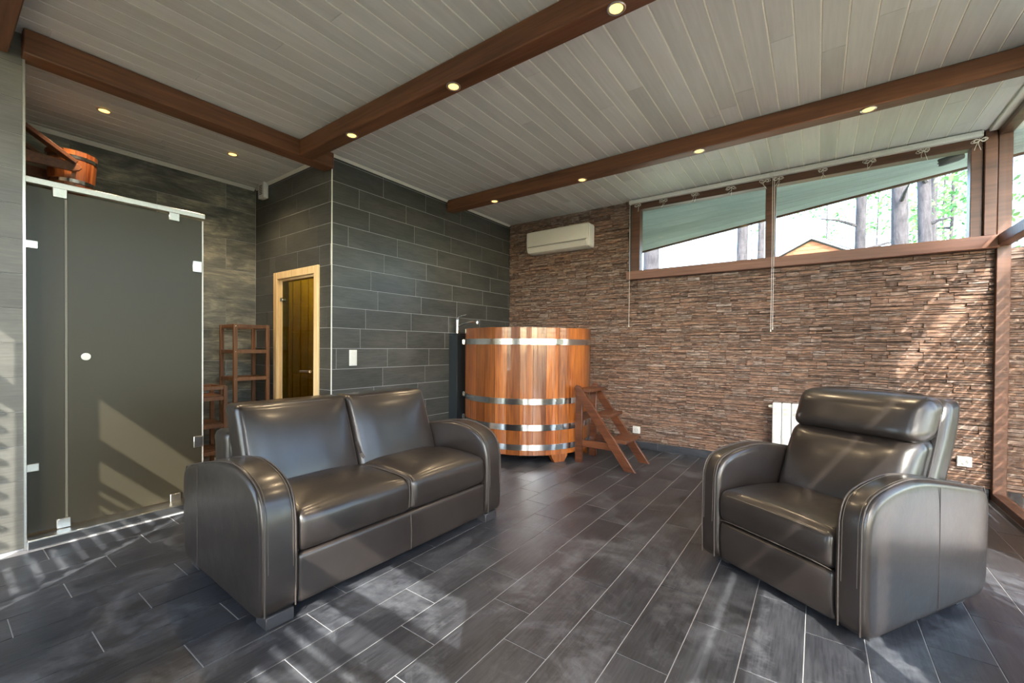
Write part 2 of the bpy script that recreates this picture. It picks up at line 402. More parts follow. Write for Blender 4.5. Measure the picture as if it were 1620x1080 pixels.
# ------------------------------------------------------------------ the room shell
_tiles = {}
def tile_mesh(w, d, th, mat, axis):
    """flat tile: face size w x d, thickness th; axis = the normal axis, centred on its face"""
    key = (round(w, 4), round(d, 4), th, mat, axis)
    if key not in _tiles:
        bm = NB(); c = 0.0012
        A = [(-w/2, -d/2), (w/2, -d/2), (w/2, d/2), (-w/2, d/2)]; I = [(-w/2+c, -d/2+c), (w/2-c, -d/2+c), (w/2-c, d/2-c), (-w/2+c, d/2-c)]
        def P(p, q, t): return {0: (t, p, q), 1: (p, -t, q), 2: (p, q, t)}[axis]
        b = [bm.verts.new(P(*p, -th)) for p in A]; s = [bm.verts.new(P(*p, -c)) for p in A]; t = [bm.verts.new(P(*p, 0)) for p in I]
        for k in range(4):
            j = (k+1) % 4; bm.faces.new((b[k], b[j], s[j], s[k])); bm.faces.new((s[k], s[j], t[j], t[k]))
        bm.faces.new(t); bm.faces.new(b[::-1])
        me = bpy.data.meshes.new('tile'); bmesh.ops.recalc_face_normals(bm, faces=bm.faces); bm.to_mesh(me); bm.free(); me.materials.append(M[mat]); _tiles[key] = me
    return _tiles[key]
def lay_tiles(parent, face, axis, rects, mat, th=0.008, gap=0.004, name='tile'):
    """rects: (p0,p1,q0,q1) on the plane; axis = normal axis (0: p=y,q=z; 1: p=x,q=z; 2: p=x,q=y)"""
    for p0, p1, q0, q1 in rects:
        w, d = p1-p0-gap, q1-q0-gap
        if w < 0.012 or d < 0.012: continue
        p, q = (p0+p1)/2, (q0+q1)/2
        o = obj(name, None, None, parent, mesh=tile_mesh(w, d, th, mat, axis))
        o.location = {0: (face, p, q), 1: (p, face, q), 2: (p, q, face)}[axis]
def cut(rects, hole):
    a0, a1, b0, b1 = hole; out = []
    for p0, p1, q0, q1 in rects:
        if p1 <= a0+.003 or p0 >= a1-.003 or q1 <= b0+.003 or q0 >= b1-.003: out.append((p0, p1, q0, q1)); continue
        if p0 < a0: out.append((p0, a0, q0, q1))
        if p1 > a1: out.append((a1, p1, q0, q1))
        m0, m1 = max(p0, a0), min(p1, a1)
        if q0 < b0: out.append((m0, m1, q0, b0))
        if q1 > b1: out.append((m0, m1, b1, q1))
    return out
def courses(p0, p1, q0, q1, qlines, length, phase):
    """horizontal courses between the q lines; phase(k) = one joint position in course k"""
    out = []
    ql = sorted([q for q in qlines if q0 < q < q1] + [q0, q1])
    for k, (a, b) in enumerate(zip(ql, ql[1:])):
        ph = phase(k, a, b); x = ph - math.ceil((ph-p0)/length)*length
        while x < p1:
            s, e = max(x, p0), min(x+length, p1)
            if e-s > 0.02: out.append((s, e, a, b))
            x += length
    return out
def structure(name, bm, mat, parent=None, label=None, cat=None): return tag(obj(name, bm, mat, parent), label, cat, None, 'structure')

# floor
floor = structure('floor', bx((XN-0.1, YB-0.05, -0.2), (XR+0.05, YS+0.1, -0.0025)), 'grout', label='dark wood-look tile floor with pale grout lines', cat='floor')
rects = []
for i in range(-10, 15):
    x1 = -0.640 - 0.2045*i; x0 = x1-0.2045
    x0, x1 = max(x0, XL+0.02), min(x1, XR-0.02)
    if x1-x0 < 0.02: continue
    y = 0.02 + 0.2005*(i % 3) - 0.6015*2
    while y < YS-0.02:
        s, e = max(y, YB), min(y+0.6015, YS-0.02)
        if e-s > 0.02: rects.append((x0, x1, s, e))
        y += 0.6015
lay_tiles(floor, 0.0, 2, rects, 'floor_tile', gap=0.0034)

# ceiling: boards along Y, end joints staggered
ceiling = structure('ceiling', bx((XN-0.1, YB-0.05, ZC+0.003), (XR+0.05, YS+0.1, ZC+0.05)), 'ceil_back', label='ceiling of whitewashed tongue-and-groove boards', cat='ceiling')
rects = []
random.seed(3)
x = -0.002 - 0.1235*43
while x < XR:
    x0, x1 = max(x, XN), min(x+0.1235, XR)
    if x1-x0 > 0.02:
        y1 = YS
        y0 = YB if x1 > XL+.03 else YL-0.05
        if x1 < XT: y1 = YC
        y = y0 - random.uniform(0.2, 2.2)
        while y < y1:
            L = 2.4; s, e = max(y, y0), min(y+L, y1)
            if e-s > 0.03: rects.append((x0, x1, s, e))
            y += L
    x += 0.1235
def ceil_tile(rs):
    for p0, p1, q0, q1 in rs:
        w, d = p1-p0-0.009, q1-q0-0.002
        key = ('c', round(w, 4), round(d, 3))
        if key not in _tiles:
            bm = bx((-w/2, -d/2, -0.0012), (w/2, d/2, 0.0045), 0.0006); me = bpy.data.meshes.new('ceiling_board'); bm.to_mesh(me); bm.free(); me.materials.append(M['ceil']); _tiles[key] = me
        o = obj('ceiling_board', None, None, ceiling, mesh=_tiles[key]); o.location = ((p0+p1)/2, (q0+q1)/2, ZC)
ceil_tile(rects)

# tiled wall beside the tub (sauna side), sauna front, niche back, left wall
wall_side = structure('wall_side', bx((XT-0.10, YC+0.012, 0), (XT-0.003, YS+0.1, ZC+0.01)), 'grout', label='wall of large dark grey tiles running back to the tub', cat='wall')
ql = [2.775-0.198*k for k in range(-1, 15)]
jt = {2.973: 2.851, 2.775: 2.56, 2.577: 2.68, 2.379: 2.441, 2.181: 2.867, 1.983: 2.704, 1.785: 2.79, 1.587: 2.641}
random.seed(5)
def side_phase(k, a, b):
    for top, y in jt.items():
        if abs(b-top) < 0.05 or (b > 2.99 and top > 2.9): return y
    return 2.3 + random.uniform(0, 0.6)
lay_tiles(wall_side, XT, 0, courses(YC+0.004, YS, 0, ZC, ql, 0.597, side_phase), 'wall_tile')

DOOR = (-4.811, -3.924, 0.0, 2.0)
wall_front = tag(obj('wall_front', None, None, mesh=bpy.data.meshes.new('wall_front')), 'dark tiled wall holding the sauna door', 'wall', None, 'structure')
bm = NB()
for lo, hi in (((XN-0.1, 0), (DOOR[0], ZC)), ((DOOR[1], 0), (XT-0.004, ZC)), ((DOOR[0], DOOR[3]), (DOOR[1], ZC))):
    box(bm, (lo[0], YC+0.003, lo[1]), (hi[0], YC+0.10, hi[1]))
bm.to_mesh(wall_front.data); bm.free(); wall_front.data.materials.append(M['grout'])
jf = {2.775: -4.357, 2.577: -4.115, 2.379: -3.971, 2.181: -4.337}
def front_phase(k, a, b):
    for top, x in jf.items():
        if abs(b-top) < 0.05: return x
    return -4.4 + random.uniform(0, 0.6)
lay_tiles(wall_front, YC, 1, cut(courses(XN, XT-0.004, 0, ZC, ql, 0.597, front_phase), DOOR), 'front_tile')

wall_niche = structure('wall_niche', bx((XN-0.12, YL-0.2, 0), (XN-0.003, YS+0.1, ZC+0.01)), 'grout', label='weathered concrete-look tile wall at the back of the shower niche', cat='wall')
lay_tiles(wall_niche, XN, 0, courses(YL-0.08, YC, 0, ZC, [2.715-0.334*k for k in range(9)], 1.2, lambda k, a, b: 1.361 + (0.6 if (k % 2) else 0)), 'niche_tile', gap=0.003)
wall_niche_side = structure('wall_niche_side', bx((XN, YL-0.2, 0), (XL-0.16, YL-0.08, ZC+0.01)), 'plaster')

wall_left = structure('wall_left', bx((XL-0.16, YB, 0), (XL-0.004, YL-0.004, ZC+0.01)), 'grout', label='pale grey tiled wall beside the shower', cat='wall')
lay_tiles(wall_left, XL, 0, courses(YB, YL-0.006, 0, ZC, [2.428+0.2015*k for k in range(-13, 4)], 0.604, lambda k, a, b: -0.2 + 0.2*(k % 3)), 'left_tile', gap=0.002)

# pale metal corner and cove trims
k = 0
def trim(bm, mat='trim'):
    global k
    k += 1
    return structure('trim_%d' % k, bm, mat)
trim(bx((XT-0.004, YC-0.004, 0.0), (XT+0.005, YC+0.006, ZC-0.02), 0.001))
trim(bx((XL-0.012, YL-0.008, 0.0), (XL+0.005, YL+0.004, ZC-0.004), 0.001), 'brushed')
trim(prism(NB(), [(XT+0.001, ZC-0.026), (XT+0.008, ZC-0.026), (XT+0.026, ZC-0.008), (XT+0.026, ZC-0.005), (XT+0.001, ZC-0.005)], YC-0.004, YS-0.03, 1))
trim(prism(NB(), [(XN+0.001, ZC-0.036), (XN+0.009, ZC-0.036), (XN+0.032, ZC-0.01), (XN+0.032, ZC-0.005), (XN+0.001, ZC-0.005)], YL-0.08, YC-0.02, 1))
trim(prism(NB(), [(YC-0.001, ZC-0.03), (YC-0.008, ZC-0.03), (YC-0.026, ZC-0.01), (YC-0.026, ZC-0.005), (YC-0.001, ZC-0.005)], XN+0.03, -3.83, 0))
trim(bx((XR-0.075, YB, ZC-0.022), (XR-0.012, YS-0.03, ZC-0.005), 0.003))

# ------------------------------------------------------------------ ledgestone wall with the high window
WIN = (-1.90, 1.30, 2.045, ZC+0.02)
wall_rear = tag(obj('wall_rear', None, None, mesh=bpy.data.meshes.new('wall_rear')), 'brown split-face ledgestone wall with a strip window', 'wall', None, 'structure')
bm = NB()
box(bm, (XT-0.1, YS, -0.1), (WIN[0], YS+0.22, ZC+0.05)); box(bm, (WIN[0], YS, -0.1), (XR+0.02, YS+0.22, WIN[2]))
box(bm, (XR+0.02, YS, -0.1), (2.3, YS+0.22, 2.05))
bm.to_mesh(wall_rear.data); bm.free(); wall_rear.data.materials.append(M['mortar'])
random.seed(11)
stones = []
z = 0.085
def stone_ok(x0, x1, z0, z1): return not (x1 > WIN[0]+0.02 and z1 > WIN[2]+0.003)
while z < ZC-0.004:
    # a course of blocks, every block split into its own thin layers
    z1m = min(z+random.uniform(0.078, 0.096), ZC)
    if z1m > ZC-0.03: z1m = ZC
    if z < WIN[2] < z1m + 0.03: z1m = WIN[2]
    x = XT + 0.004 - random.uniform(0, 0.2)
    while x < 2.28:
        L = random.uniform(0.14, 0.42); nl = random.choice((3, 3, 4, 4, 5)); cz = [0]+sorted(min(0.88, max(0.12, (i+1)/nl+random.uniform(-0.13, 0.13))) for i in range(nl-1))+[1]
        if x < XR+0.03 < x+L: L = XR+0.03-x
        for a, b in zip(cz, cz[1:]):
            za, zb = z+(z1m-z)*a, z+(z1m-z)*b
            cx = [0, 1] if L < 0.16 or random.random() < 0.3 else ([0, random.uniform(0.3, 0.7), 1] if L < 0.3 else [0, random.uniform(0.2, 0.42), random.uniform(0.55, 0.8), 1])
            for p, q in zip(cx, cx[1:]):
                x0, x1 = max(x+L*p, XT+0.004), min(x+L*q, 2.28)
                if x1-x0 < 0.012: continue
                if stone_ok(x0, x1, za, zb) and not (x0 >= XR and zb > 2.05): stones.append((x0, x1, za, zb))
                elif x0 < WIN[0]-0.02 and zb > WIN[2]: stones.append((x0, WIN[0], za, zb))
        x += max(L, 0.01)
    z = z1m
def stone_geo(bm, x0, x1, z0, z1, o=(0, 0, 0)):
    g = 0.0012; out = random.choice((random.uniform(0.004, 0.014), random.uniform(0.010, 0.026)))
    xs = [x0+g, x0+(x1-x0)*random.uniform(0.25, 0.4), x0+(x1-x0)*random.uniform(0.6, 0.75), x1-g]
    ring = []
    for i, xx in enumerate(xs):
        dz0 = random.uniform(0, 0.0035); dz1 = random.uniform(0, 0.0035); f0 = out+random.uniform(-0.006, 0.005); f1 = f0+random.uniform(-0.006, 0.004)
        ring.append([bm.verts.new((xx-o[0], yy-o[1], zz-o[2])) for yy, zz in ((YS+0.006, z0+g), (YS-max(f0, .002), z0+g+dz0), (YS-max(f1, .002), z1-g-dz1), (YS+0.006, z1-g))])
    for A, B in zip(ring, ring[1:]):
        for q in range(3): bm.faces.new((A[q], A[q+1], B[q+1], B[q]))
    bm.faces.new(ring[0][::-1]); bm.faces.new(ring[-1])
def seen_size(s):
    x0, x1, z0, z1 = s
    if x0 > XR: return 0
    c = Vector(((x0+x1)/2, YS, (z0+z1)/2)); d = (c-Vector((0, 0, CAMZ))).dot(FW)
    u = 808 + 672*(c-Vector((0, 0, CAMZ))).dot(RT)/d; v = 555-672*(c-Vector((0, 0, CAMZ))).dot(UP)/d
    if 1270 < u < 1512 and v > 620: return 0
    return (x1-x0)*(z1-z0)/d/d
order = sorted(stones, key=seen_size, reverse=True)
for s in order[:300]:
    c = ((s[0]+s[1])/2, YS, (s[2]+s[3])/2); bm = NB(); stone_geo(bm, *s, o=c); obj('stone', bm, 'stone', wall_rear, loc=c, smooth=False)
bm = NB()
for s in order[300:]: stone_geo(bm, *s)
tag(obj('stone_facing', bm, 'stone', wall_rear, smooth=False), kind='stuff')
# dark tile skirting at the foot of the stone wall
bb = structure('baseboard_rear', bx((XT+0.004, YS-0.020, 0.0), (XR-0.03, YS-0.002, 0.082)), 'grout', label='dark tile skirting along the stone wall', cat='skirting')
lay_tiles(bb, YS-0.028, 1, courses(XT+0.004, XR-0.03, 0.001, 0.086, [], 0.6, lambda k, a, b: -1.52), 'base_tile', th=0.008, gap=0.003)

# back wall behind the viewer: timber piers and glazed bays with slat screens
BAYS = [(-3.61, -2.88), (-2.77, -2.19), (-0.60, 0.42)]
piers = [(XL, -3.61), (-2.88, -2.77), (-2.19, -0.60), (0.42, XR+0.06)]
wall_behind = structure('wall_behind', None or box(NB(), (piers[0][0], YB-0.12, 0), (piers[0][1], YB, ZC+0.05)), 'plaster')
for a, b in piers[1:]: structure('wall_behind', bx((a, YB-0.12, 0), (b, YB, ZC+0.05)), 'plaster')

# roof slab with eaves, so that sun and sky come in only below the overhang
structure('roof', bx((XN-0.4, YB-0.66, ZC+0.052), (XR+0.60, YS+0.24, ZC+0.26)), 'fascia')

# ------------------------------------------------------------------ windows
def bar(parent, name, lo, hi, mat='frame', bev=0.004): return obj(name, bx(lo, hi, bev), mat, parent)
# strip window in the stone wall
w1 = thing('window_1', 'brown-framed strip window high in the stone wall', 'window', kind='structure')
fy0, fy1 = YS-0.035, YS+0.07
bar(w1, 'top_rail', (-1.862, fy0, 2.893), (1.09, fy1, 3.010))
bar(w1, 'jamb', (-1.862, fy0, 2.145), (-1.757, fy1, 2.895))
bar(w1, 'mullion', (-0.448, fy0, 2.145), (-0.359, fy1, 2.895))
bar(w1, 'jamb', (1.015, fy0, 2.145), (1.087, fy1, 2.895))
bar(w1, 'bottom_rail', (-1.862, YS, 2.10), (1.09, fy1, 2.16))
bar(w1, 'sill', (-1.905, YS-0.085, 2.048), (XR-0.01, YS+0.05, 2.150), 'sill')
for a, b in ((-1.762, -0.443), (-0.364, 1.02)):
    obj('pane', bx((a, YS+0.03, 2.155), (b, YS+0.036, 2.9)), 'glass', w1)
structure('trim_corner_post', bx((1.089, YS-0.06, 2.152), (1.163, YS+0.08, ZC-0.006), 0.005), 'frame', label='square brown corner post beside the strip window', cat='post')
# glazed wall on the right
w2 = thing('window_2', 'floor-to-ceiling brown-framed glazed wall at the right edge', 'window', kind='structure')
gx0, gx1 = XR-0.02, XR+0.06
posts = [(YS-0.055, YS-0.004), (3.46, 3.53), (2.18, 2.25), (0.75, 0.82), (YB, YB+0.07)]
for a, b in posts: bar(w2, 'post', (gx0, a, 0), (gx1, b, ZC-0.004))
for (a, _), (_, b) in zip(posts, posts[1:]):
    lo, hi = b, a
    bar(w2, 'bottom_rail', (gx0, lo, 0.0), (gx1, hi, 0.06)); bar(w2, 'transom', (gx0, lo, 2.065), (gx1, hi, 2.15)); bar(w2, 'top_rail', (gx0, lo, 2.955), (gx1, hi, ZC-0.004))
    obj('pane', bx((XR+0.02, lo-0.01, 0.05), (XR+0.026, hi+0.01, 2.07)), 'glass', w2)
    obj('pane', bx((XR+0.02, lo-0.01, 2.14), (XR+0.026, hi+0.01, 2.96)), 'glass', w2)
# glazing behind the viewer
w3 = thing('window_3', 'glazed bays behind the viewer', 'window', kind='structure')
for a, b in BAYS:
    bar(w3, 'bottom_rail', (a, YB-0.09, 0), (b, YB-0.02, 0.06)); bar(w3, 'transom', (a, YB-0.09, 2.065), (b, YB-0.02, 2.15)); bar(w3, 'top_rail', (a, YB-0.09, 2.955), (b, YB-0.02, ZC))
    obj('pane', bx((a, YB-0.058, 0.05), (b, YB-0.052, 2.07)), 'glass', w3); obj('pane', bx((a, YB-0.058, 2.14), (b, YB-0.052, 2.96)), 'glass', w3)

# outdoor slat screens in front of the glazing
def screen(name, label, a, b, z0, z1, along, pos, group='slat screens outside the glazing', pitch=0.095, hd=0.020):
    t = thing(name, label, 'screen', group=group); n = int((z1-z0)/pitch); me = None
    for i in range(n):
        z = z0+pitch*(i+0.5)
        if me is None:
            bm = bx(((a-b)/2, -hd, -0.011) if along == 0 else (-hd, (a-b)/2, -0.011), ((b-a)/2, hd, 0.011) if along == 0 else (hd, (b-a)/2, 0.011), 0.002)
            s = obj('slat', bm, 'slatwood', t); me = s.data
        else: s = obj('slat', None, None, t, mesh=me)
        s.location = ((a+b)/2, pos, z) if along == 0 else (pos, (a+b)/2, z)
    for e in (a+0.02, b-0.02):
        bm = bx((e-0.015, pos-0.045, 0.0), (e+0.015, pos-0.018, z1)) if along == 0 else bx((pos+0.018, e-0.015, 0.0), (pos+0.045, e+0.015, z1))
        obj('upright', bm, 'slatwood', t)
screen('slat_screen', 'outdoor wooden slat screen nearest the stone wall, behind the glass', 3.55, YS-0.06, 0.03, 2.09, 1, XR+0.16, hd=0.0200)
screen('slat_screen', 'outdoor wooden slat screen in the middle of the right glazing', 2.25, 3.46, 0.85, 2.09, 1, XR+0.16)
screen('slat_screen', 'unseen dense slat screen shaped to keep sun off the armchair', 0.82, 2.18, 0.03, 2.09, 1, XR+0.16, pitch=0.07, hd=0.026)  # slats set closer here so that no sun passes to the armchair
structure('sun_block_panel', bx((XR+0.065, 3.47, -0.1), (XR+0.095, 4.15, ZC+0.04)), 'plaster')  # unseen panel added to cut off the sun stripes on the stone wall
screen('slat_screen', 'low outdoor wooden slat screen nearest the viewer on the right', YB+0.07, 0.75, 0.03, 1.45, 1, XR+0.16)
for q, (a, b) in enumerate(BAYS): screen('slat_screen', ('outdoor slat screen behind the viewer at the shower end', 'narrow outdoor slat screen behind the viewer', 'outdoor slat screen straight behind the viewer')[q], a+0.005, b-0.005, 0.03, (2.31, 2.09, 2.09)[q], 0, YB-0.16, hd=(0.026, 0.0225, 0.0225)[q])

# ------------------------------------------------------------------ beams
def timber(name, label, lo, hi, mat): return tag(obj(name, bx(lo, hi, 0.006), mat), label, 'beam', 'dark stained ceiling beams', 'structure')
BZ = 2.87
timber('beam', 'brown beam along the ceiling above the shower screen', (-3.822, YL-0.012, BZ), (-3.676, YC-0.003, ZC-0.004), 'beam_y')
timber('beam', 'brown beam crossing the middle of the ceiling', (-3.676, 1.935, BZ), (XR-0.09, 2.055, ZC-0.004), 'beam')
timber('beam', 'brown beam in front of the strip window', (XT+0.002, 3.79, BZ+0.01), (1.00, 3.905, ZC-0.004), 'beam')
timber('beam', 'brown beam above the viewer at the pale left wall', (XL+0.002, 0.12, BZ), (XR-0.09, 0.30, ZC-0.004), 'beam')

# ------------------------------------------------------------------ recessed downlights
def downlight(label, x, y, z, power, group, r=0.036):
    t = thing('downlight', label, 'ceiling light', (x, y, z), group=group)
    bm = NB(); lathe(bm, [(r+0.010, 0.0), (r+0.010, -0.003), (r+0.006, -0.006), (r, -0.005), (r-0.004, -0.002)], 24, cap=False); obj('bezel', bm, 'brushed', t)
    bm = NB(); lathe(bm, [(r-0.003, -0.0025), (r*0.5, -0.004), (0.002, -0.0045)], 24, cap=True); obj('lens', bm, 'lens', t)
    ld = bpy.data.lights.new('lamp_glow', 'SPOT'); ld.energy = power; ld.color = (1, 0.74, 0.44); ld.spot_size = math.radians(125); ld.spot_blend = 0.7; ld.shadow_soft_size = 0.03
    lo = bpy.data.objects.new('lamp_glow', ld); COL.objects.link(lo); lo.parent = t; lo.location = (0, 0, -0.02)
    return t
P1 = 19
for lab, x, y, z in (('lit downlight in the middle beam, nearest the shower', -2.983, 1.985, BZ), ('lit downlight at the centre of the middle beam', -1.894, 1.985, BZ), ('lit downlight in the middle beam at the top edge of the picture', -0.813, 1.985, BZ)):
    downlight(lab, x, y, z-0.0005, P1, 'downlights in the middle beam')
for lab, x in (('lit downlight in the window beam, nearest the tiled wall', -3.006), ('lit downlight in the window beam above the tub', -1.908), ('lit downlight in the window beam above the strip window mullion', -0.825), ('lit downlight in the window beam above the armchair', 0.269)):
    downlight(lab, x, 3.835, BZ+0.0095, P1, 'downlights in the window beam')
downlight('lit downlight in the boards above the wooden bucket', -4.475, 0.834, ZC-0.005, 34, 'downlights over the shower niche')
downlight('lit downlight in the boards over the wooden racks', -4.487, 1.725, ZC-0.005, 34, 'downlights over the shower niche')

# ------------------------------------------------------------------ sofa and armchair (local x across the front, y to the back)
def arm_profile(top, d, front, back, base_z=0.05):
    pts = [(0.012, base_z), (0.0, base_z+0.02), (-0.004, 0.25), (0.0, front)]
    sp = smoothpath([(0.0, front, 0), (0.028, front+(top-front)*0.50, 0), (0.10, front+(top-front)*0.80, 0), (0.27, top, 0), (0.42, top-0.004, 0), (0.66, top-0.045, 0), (d-0.01, back, 0)], 6)
    pts += [(p.x, p.y) for p in sp[1:]]
    pts += [(d+0.005, back-0.03), (d+0.004, 0.3), (d-0.012, base_z+0.02), (d-0.03, base_z)]
    return pts
def make_arm(t, x0, x1, prof, bev, seam_y, outer):
    a = obj('arm', soft_prism(prof, x0, x1, bev), 'leather', t)
    top = prof[3:-4]
    for xx, s in ((x0+bev*0.75, -1), (x1-bev*0.75, 1)):
        bm = NB(); tube(bm, [(xx, p+0.0005, q+0.001) for p, q in prof[1:-3]], 0.0034, 6); obj('piping', bm, 'stitch', a)
        bm = NB()
        # stitched line just inside the piping
        path = [Vector((xx-s*0.012, p-0.0012 if q < prof[3][1] else p-0.0005, q+0.0012 if q >= prof[3][1] else q)) for p, q in prof[2:-4]]
        tube(bm, path, 0.0012, 4); obj('stitching', bm, 'thread', a)
    xo = x0-0.0042 if outer < 0 else x1+0.0042
    zt = max(q for p, q in prof if abs(p-seam_y) < 0.12)-bev-0.012
    bm = NB(); tube(bm, [(xo, seam_y, 0.065), (xo, seam_y+0.002, 0.3), (xo, seam_y, zt)], 0.0016, 5); obj('side_seam', bm, 'stitch', a)
    return a
def cushion(name, t, c, h, r, fn=None, mat='leather', n=9, q=4):
    def g(x, y, z):
        if fn: x, y, z = fn(x, y, z)
        w = noise.noise(Vector((x*7+c[0]*3, y*7, z*7)))*0.0035
        return Vector((x, y, z+w))
    o = obj(name, rbox(h, r, q, n, g), mat, t, loc=c)
    return o
# --- sofa
SL, SD = 1.612, 0.975
sofa = thing('sofa', 'dark brown leather two-seat sofa facing the glazing', 'sofa', (-1.864, 0.822, 0), math.radians(88.6))
prof = arm_profile(0.662, SD, 0.44, 0.545)
make_arm(sofa, 0.0, 0.162, prof, 0.022, 0.73, -1); make_arm(sofa, SL-0.162, SL, prof, 0.022, 0.73, 1)
obj('base', bx((0.15, 0.055, 0.05), (SL-0.15, SD-0.05, 0.29), 0.01, 2), 'leather', sofa)
fp = obj('front_panel', rbox(((SL-0.324)/2-0.001, 0.03, 0.112), 0.022, 3, 8), 'leather', sofa, loc=(SL/2, 0.046, 0.166))
bm = NB(); tube(bm, [(0, -0.031, -0.1), (0.002, -0.031, 0), (-0.004, -0.031, 0.1)], 0.0016, 5); obj('seam', bm, 'thread', fp)
sw = (SL-0.324)/4
for i, cx in enumerate((0.162+sw, 0.162+3*sw)):
    hx, hy, hz = sw-0.001, 0.335, 0.098
    def fseat(x, y, z, hx=hx, hy=hy, hz=hz):
        if z > 0:
            k = max(0, 1-(x/hx)**4)*max(0, 1-(y/hy)**4); z += 0.032*k - 0.035*max(0, y/hy)
            if y < -hy*0.55: z -= 0.012*((-y/hy-0.55)/0.45)**2
        if y < -hy*0.8: y -= 0.014*(1-(z/hz)**2)
        return x, y, z
    s = cushion('seat_cushion', sofa, (cx, 0.02+hy, 0.275+hz), (hx, hy, hz), 0.04, fseat)
    bm = NB(); e = hx-0.006
    sx = 1 if i == 0 else -1
    tube(bm, smoothpath([(sx*e, hy*0.9, hz-0.03), (sx*e, 0, hz+0.004), (sx*e, -hy+0.05, hz-0.004), (sx*e, -hy+0.006, hz-0.045), (sx*e, -hy+0.002, -hz+0.03)], 5), 0.003, 6); obj('piping', bm, 'stitch', s)
    bm = NB(); tube(bm, smoothpath([(sx*(e-0.012), hy*0.9, hz-0.024), (sx*(e-0.012), 0, hz+0.007), (sx*(e-0.012), -hy+0.05, hz+0.0), (sx*(e-0.012), -hy+0.002, hz-0.045), (sx*(e-0.012), -hy-0.006, -hz+0.03)], 5), 0.0012, 4); obj('stitching', bm, 'thread', s)
tilt = 0.38
for i, cx in enumerate((0.162+sw-0.006, 0.162+3*sw+0.006)):
    hx, hy, hz = sw+0.004, 0.088, 0.245
    def fback(x, y, z, hx=hx, hy=hy, hz=hz):
        if y < 0: y -= 0.035*max(0, 1-(x/hx)**4)*max(0, 1-(z/hz)**4)
        return x, y+z*tilt, z
    b = cushion('back_cushion', sofa, (cx, 0.672, 0.645), (hx, hy, hz), 0.035, fback)
    for e, m, rr in ((0.014, 'stitch', 0.003),):
        pts = []
        for k in range(41):
            a = 2*PI*k/40; cxp = math.copysign(abs(math.cos(a))**0.28, math.cos(a))*(hx-e); czp = math.copysign(abs(math.sin(a))**0.28, math.sin(a))*(hz-e)
            pts.append((cxp, -hy-0.0005+0.010*(e < 0.02)+czp*tilt-0.035*max(0, 1-(cxp/hx)**4)*max(0, 1-(czp/hz)**4), czp))
        bm = NB(); tube(bm, pts[:-1], rr, 6, closed=True); obj('piping' if m == 'stitch' else 'stitching', bm, m, b)
obj('back_frame', rbox((SL/2-0.15, 0.105, 0.325), 0.04, 3, 6, lambda x, y, z: Vector((x, y+z*0.10, z))), 'leather', sofa, loc=(SL/2, 0.862, 0.405))
for x in (0.03, SL-0.03-0.12):
    for y in (0.02, SD-0.15): obj('foot', bx((x, y, 0), (x+0.12, y+0.10, 0.055), 0.004), 'dark', sofa)
bm = NB(); beam_between(bm, (SL/2, 0.56, 0.60), (SL/2+0.012, 0.525, 0.53), 0.003, 0.022); beam_between(bm, (SL/2+0.012, 0.525, 0.53), (SL/2+0.028, 0.512, 0.50), 0.003, 0.02)
tag(obj('pull_strap', bm, 'stitch', sofa), 'short dark pull strap between the back cushions')
# --- armchair
CW, CD = 0.845, 0.985
chair = thing('armchair', 'dark brown leather recliner armchair with a padded headrest', 'armchair', (-0.543, 2.649, 0), math.radians(-31.9))
prof = arm_profile(0.655, CD, 0.50, 0.548, 0.035)
make_arm(chair, 0.0, 0.128, prof, 0.030, 0.52, -1); make_arm(chair, CW-0.128, CW, prof, 0.030, 0.52, 1)
obj('base', bx((0.12, 0.08, 0.05), (CW-0.12, CD-0.1, 0.30), 0.01, 2), 'leather', chair)
hx = (CW-0.256)/2-0.001
obj('footrest_panel', rbox((hx, 0.045, 0.108), 0.02, 3, 8, lambda x, y, z: Vector((x, y-(0.012 if y < 0 else 0)*(1-(z/0.108)**2)+(-z)*0.04, z))), 'leather', chair, loc=(CW/2, 0.062, 0.155))
hy, hz = 0.305, 0.088
def fs(x, y, z):
    if z > 0: z += 0.028*max(0, 1-(x/hx)**4)*max(0, 1-(y/hy)**4) - 0.03*max(0, y/hy)
    if y < -hy*0.8: y -= 0.018*max(0, 1-(z/hz)**2)
    return x, y, z
s = cushion('seat_cushion', chair, (CW/2, 0.012+hy, 0.262+hz), (hx, hy, hz), 0.035, fs)
for zz, yy in ((hz-0.016, -hy-0.004), (-hz+0.020, -hy-0.006)):
    bm = NB(); tube(bm, [(-hx+0.01+2*(hx-0.01)*k/16, yy+0.006*abs(k/8-1)**6-0.003, zz-0.010*abs(k/8-1)**5) for k in range(17)], 0.0016, 4); obj('stitching', bm, 'thread', s)
CT = 0.47
hx2, hz2 = 0.312, 0.20
def fl_(x, y, z):
    f = max(0, 1-(x/hx2)**4)*max(0, 1-(z/hz2)**4)
    w = 0.007*math.sin((x+z*0.7)*34)*max(0, abs(x)/hx2-0.45) if y < 0 else 0
    if y < 0: y -= 0.050*f
    return x*(1-0.04*(z < 0)*(-z/hz2)), y+z*CT+w, z
bc = cushion('back_cushion', chair, (CW/2, 0.62, 0.585), (hx2, 0.085, hz2), 0.06, fl_, n=12)
def fh(x, y, z):
    f = max(0, 1-(x/hx2)**6)*max(0, 1-(z/0.112)**4)
    if y < 0: y -= 0.045*f
    z += 0.010*(1-(x/hx2)**2) if z > 0 else 0
    w = 0.004*math.sin(x*60)*max(0, abs(x)/hx2-0.6)
    return x, y+z*0.42+w, z
hr = cushion('headrest', chair, (CW/2, 0.738, 0.872), (hx2+0.008, 0.085, 0.112), 0.062, fh, n=12)
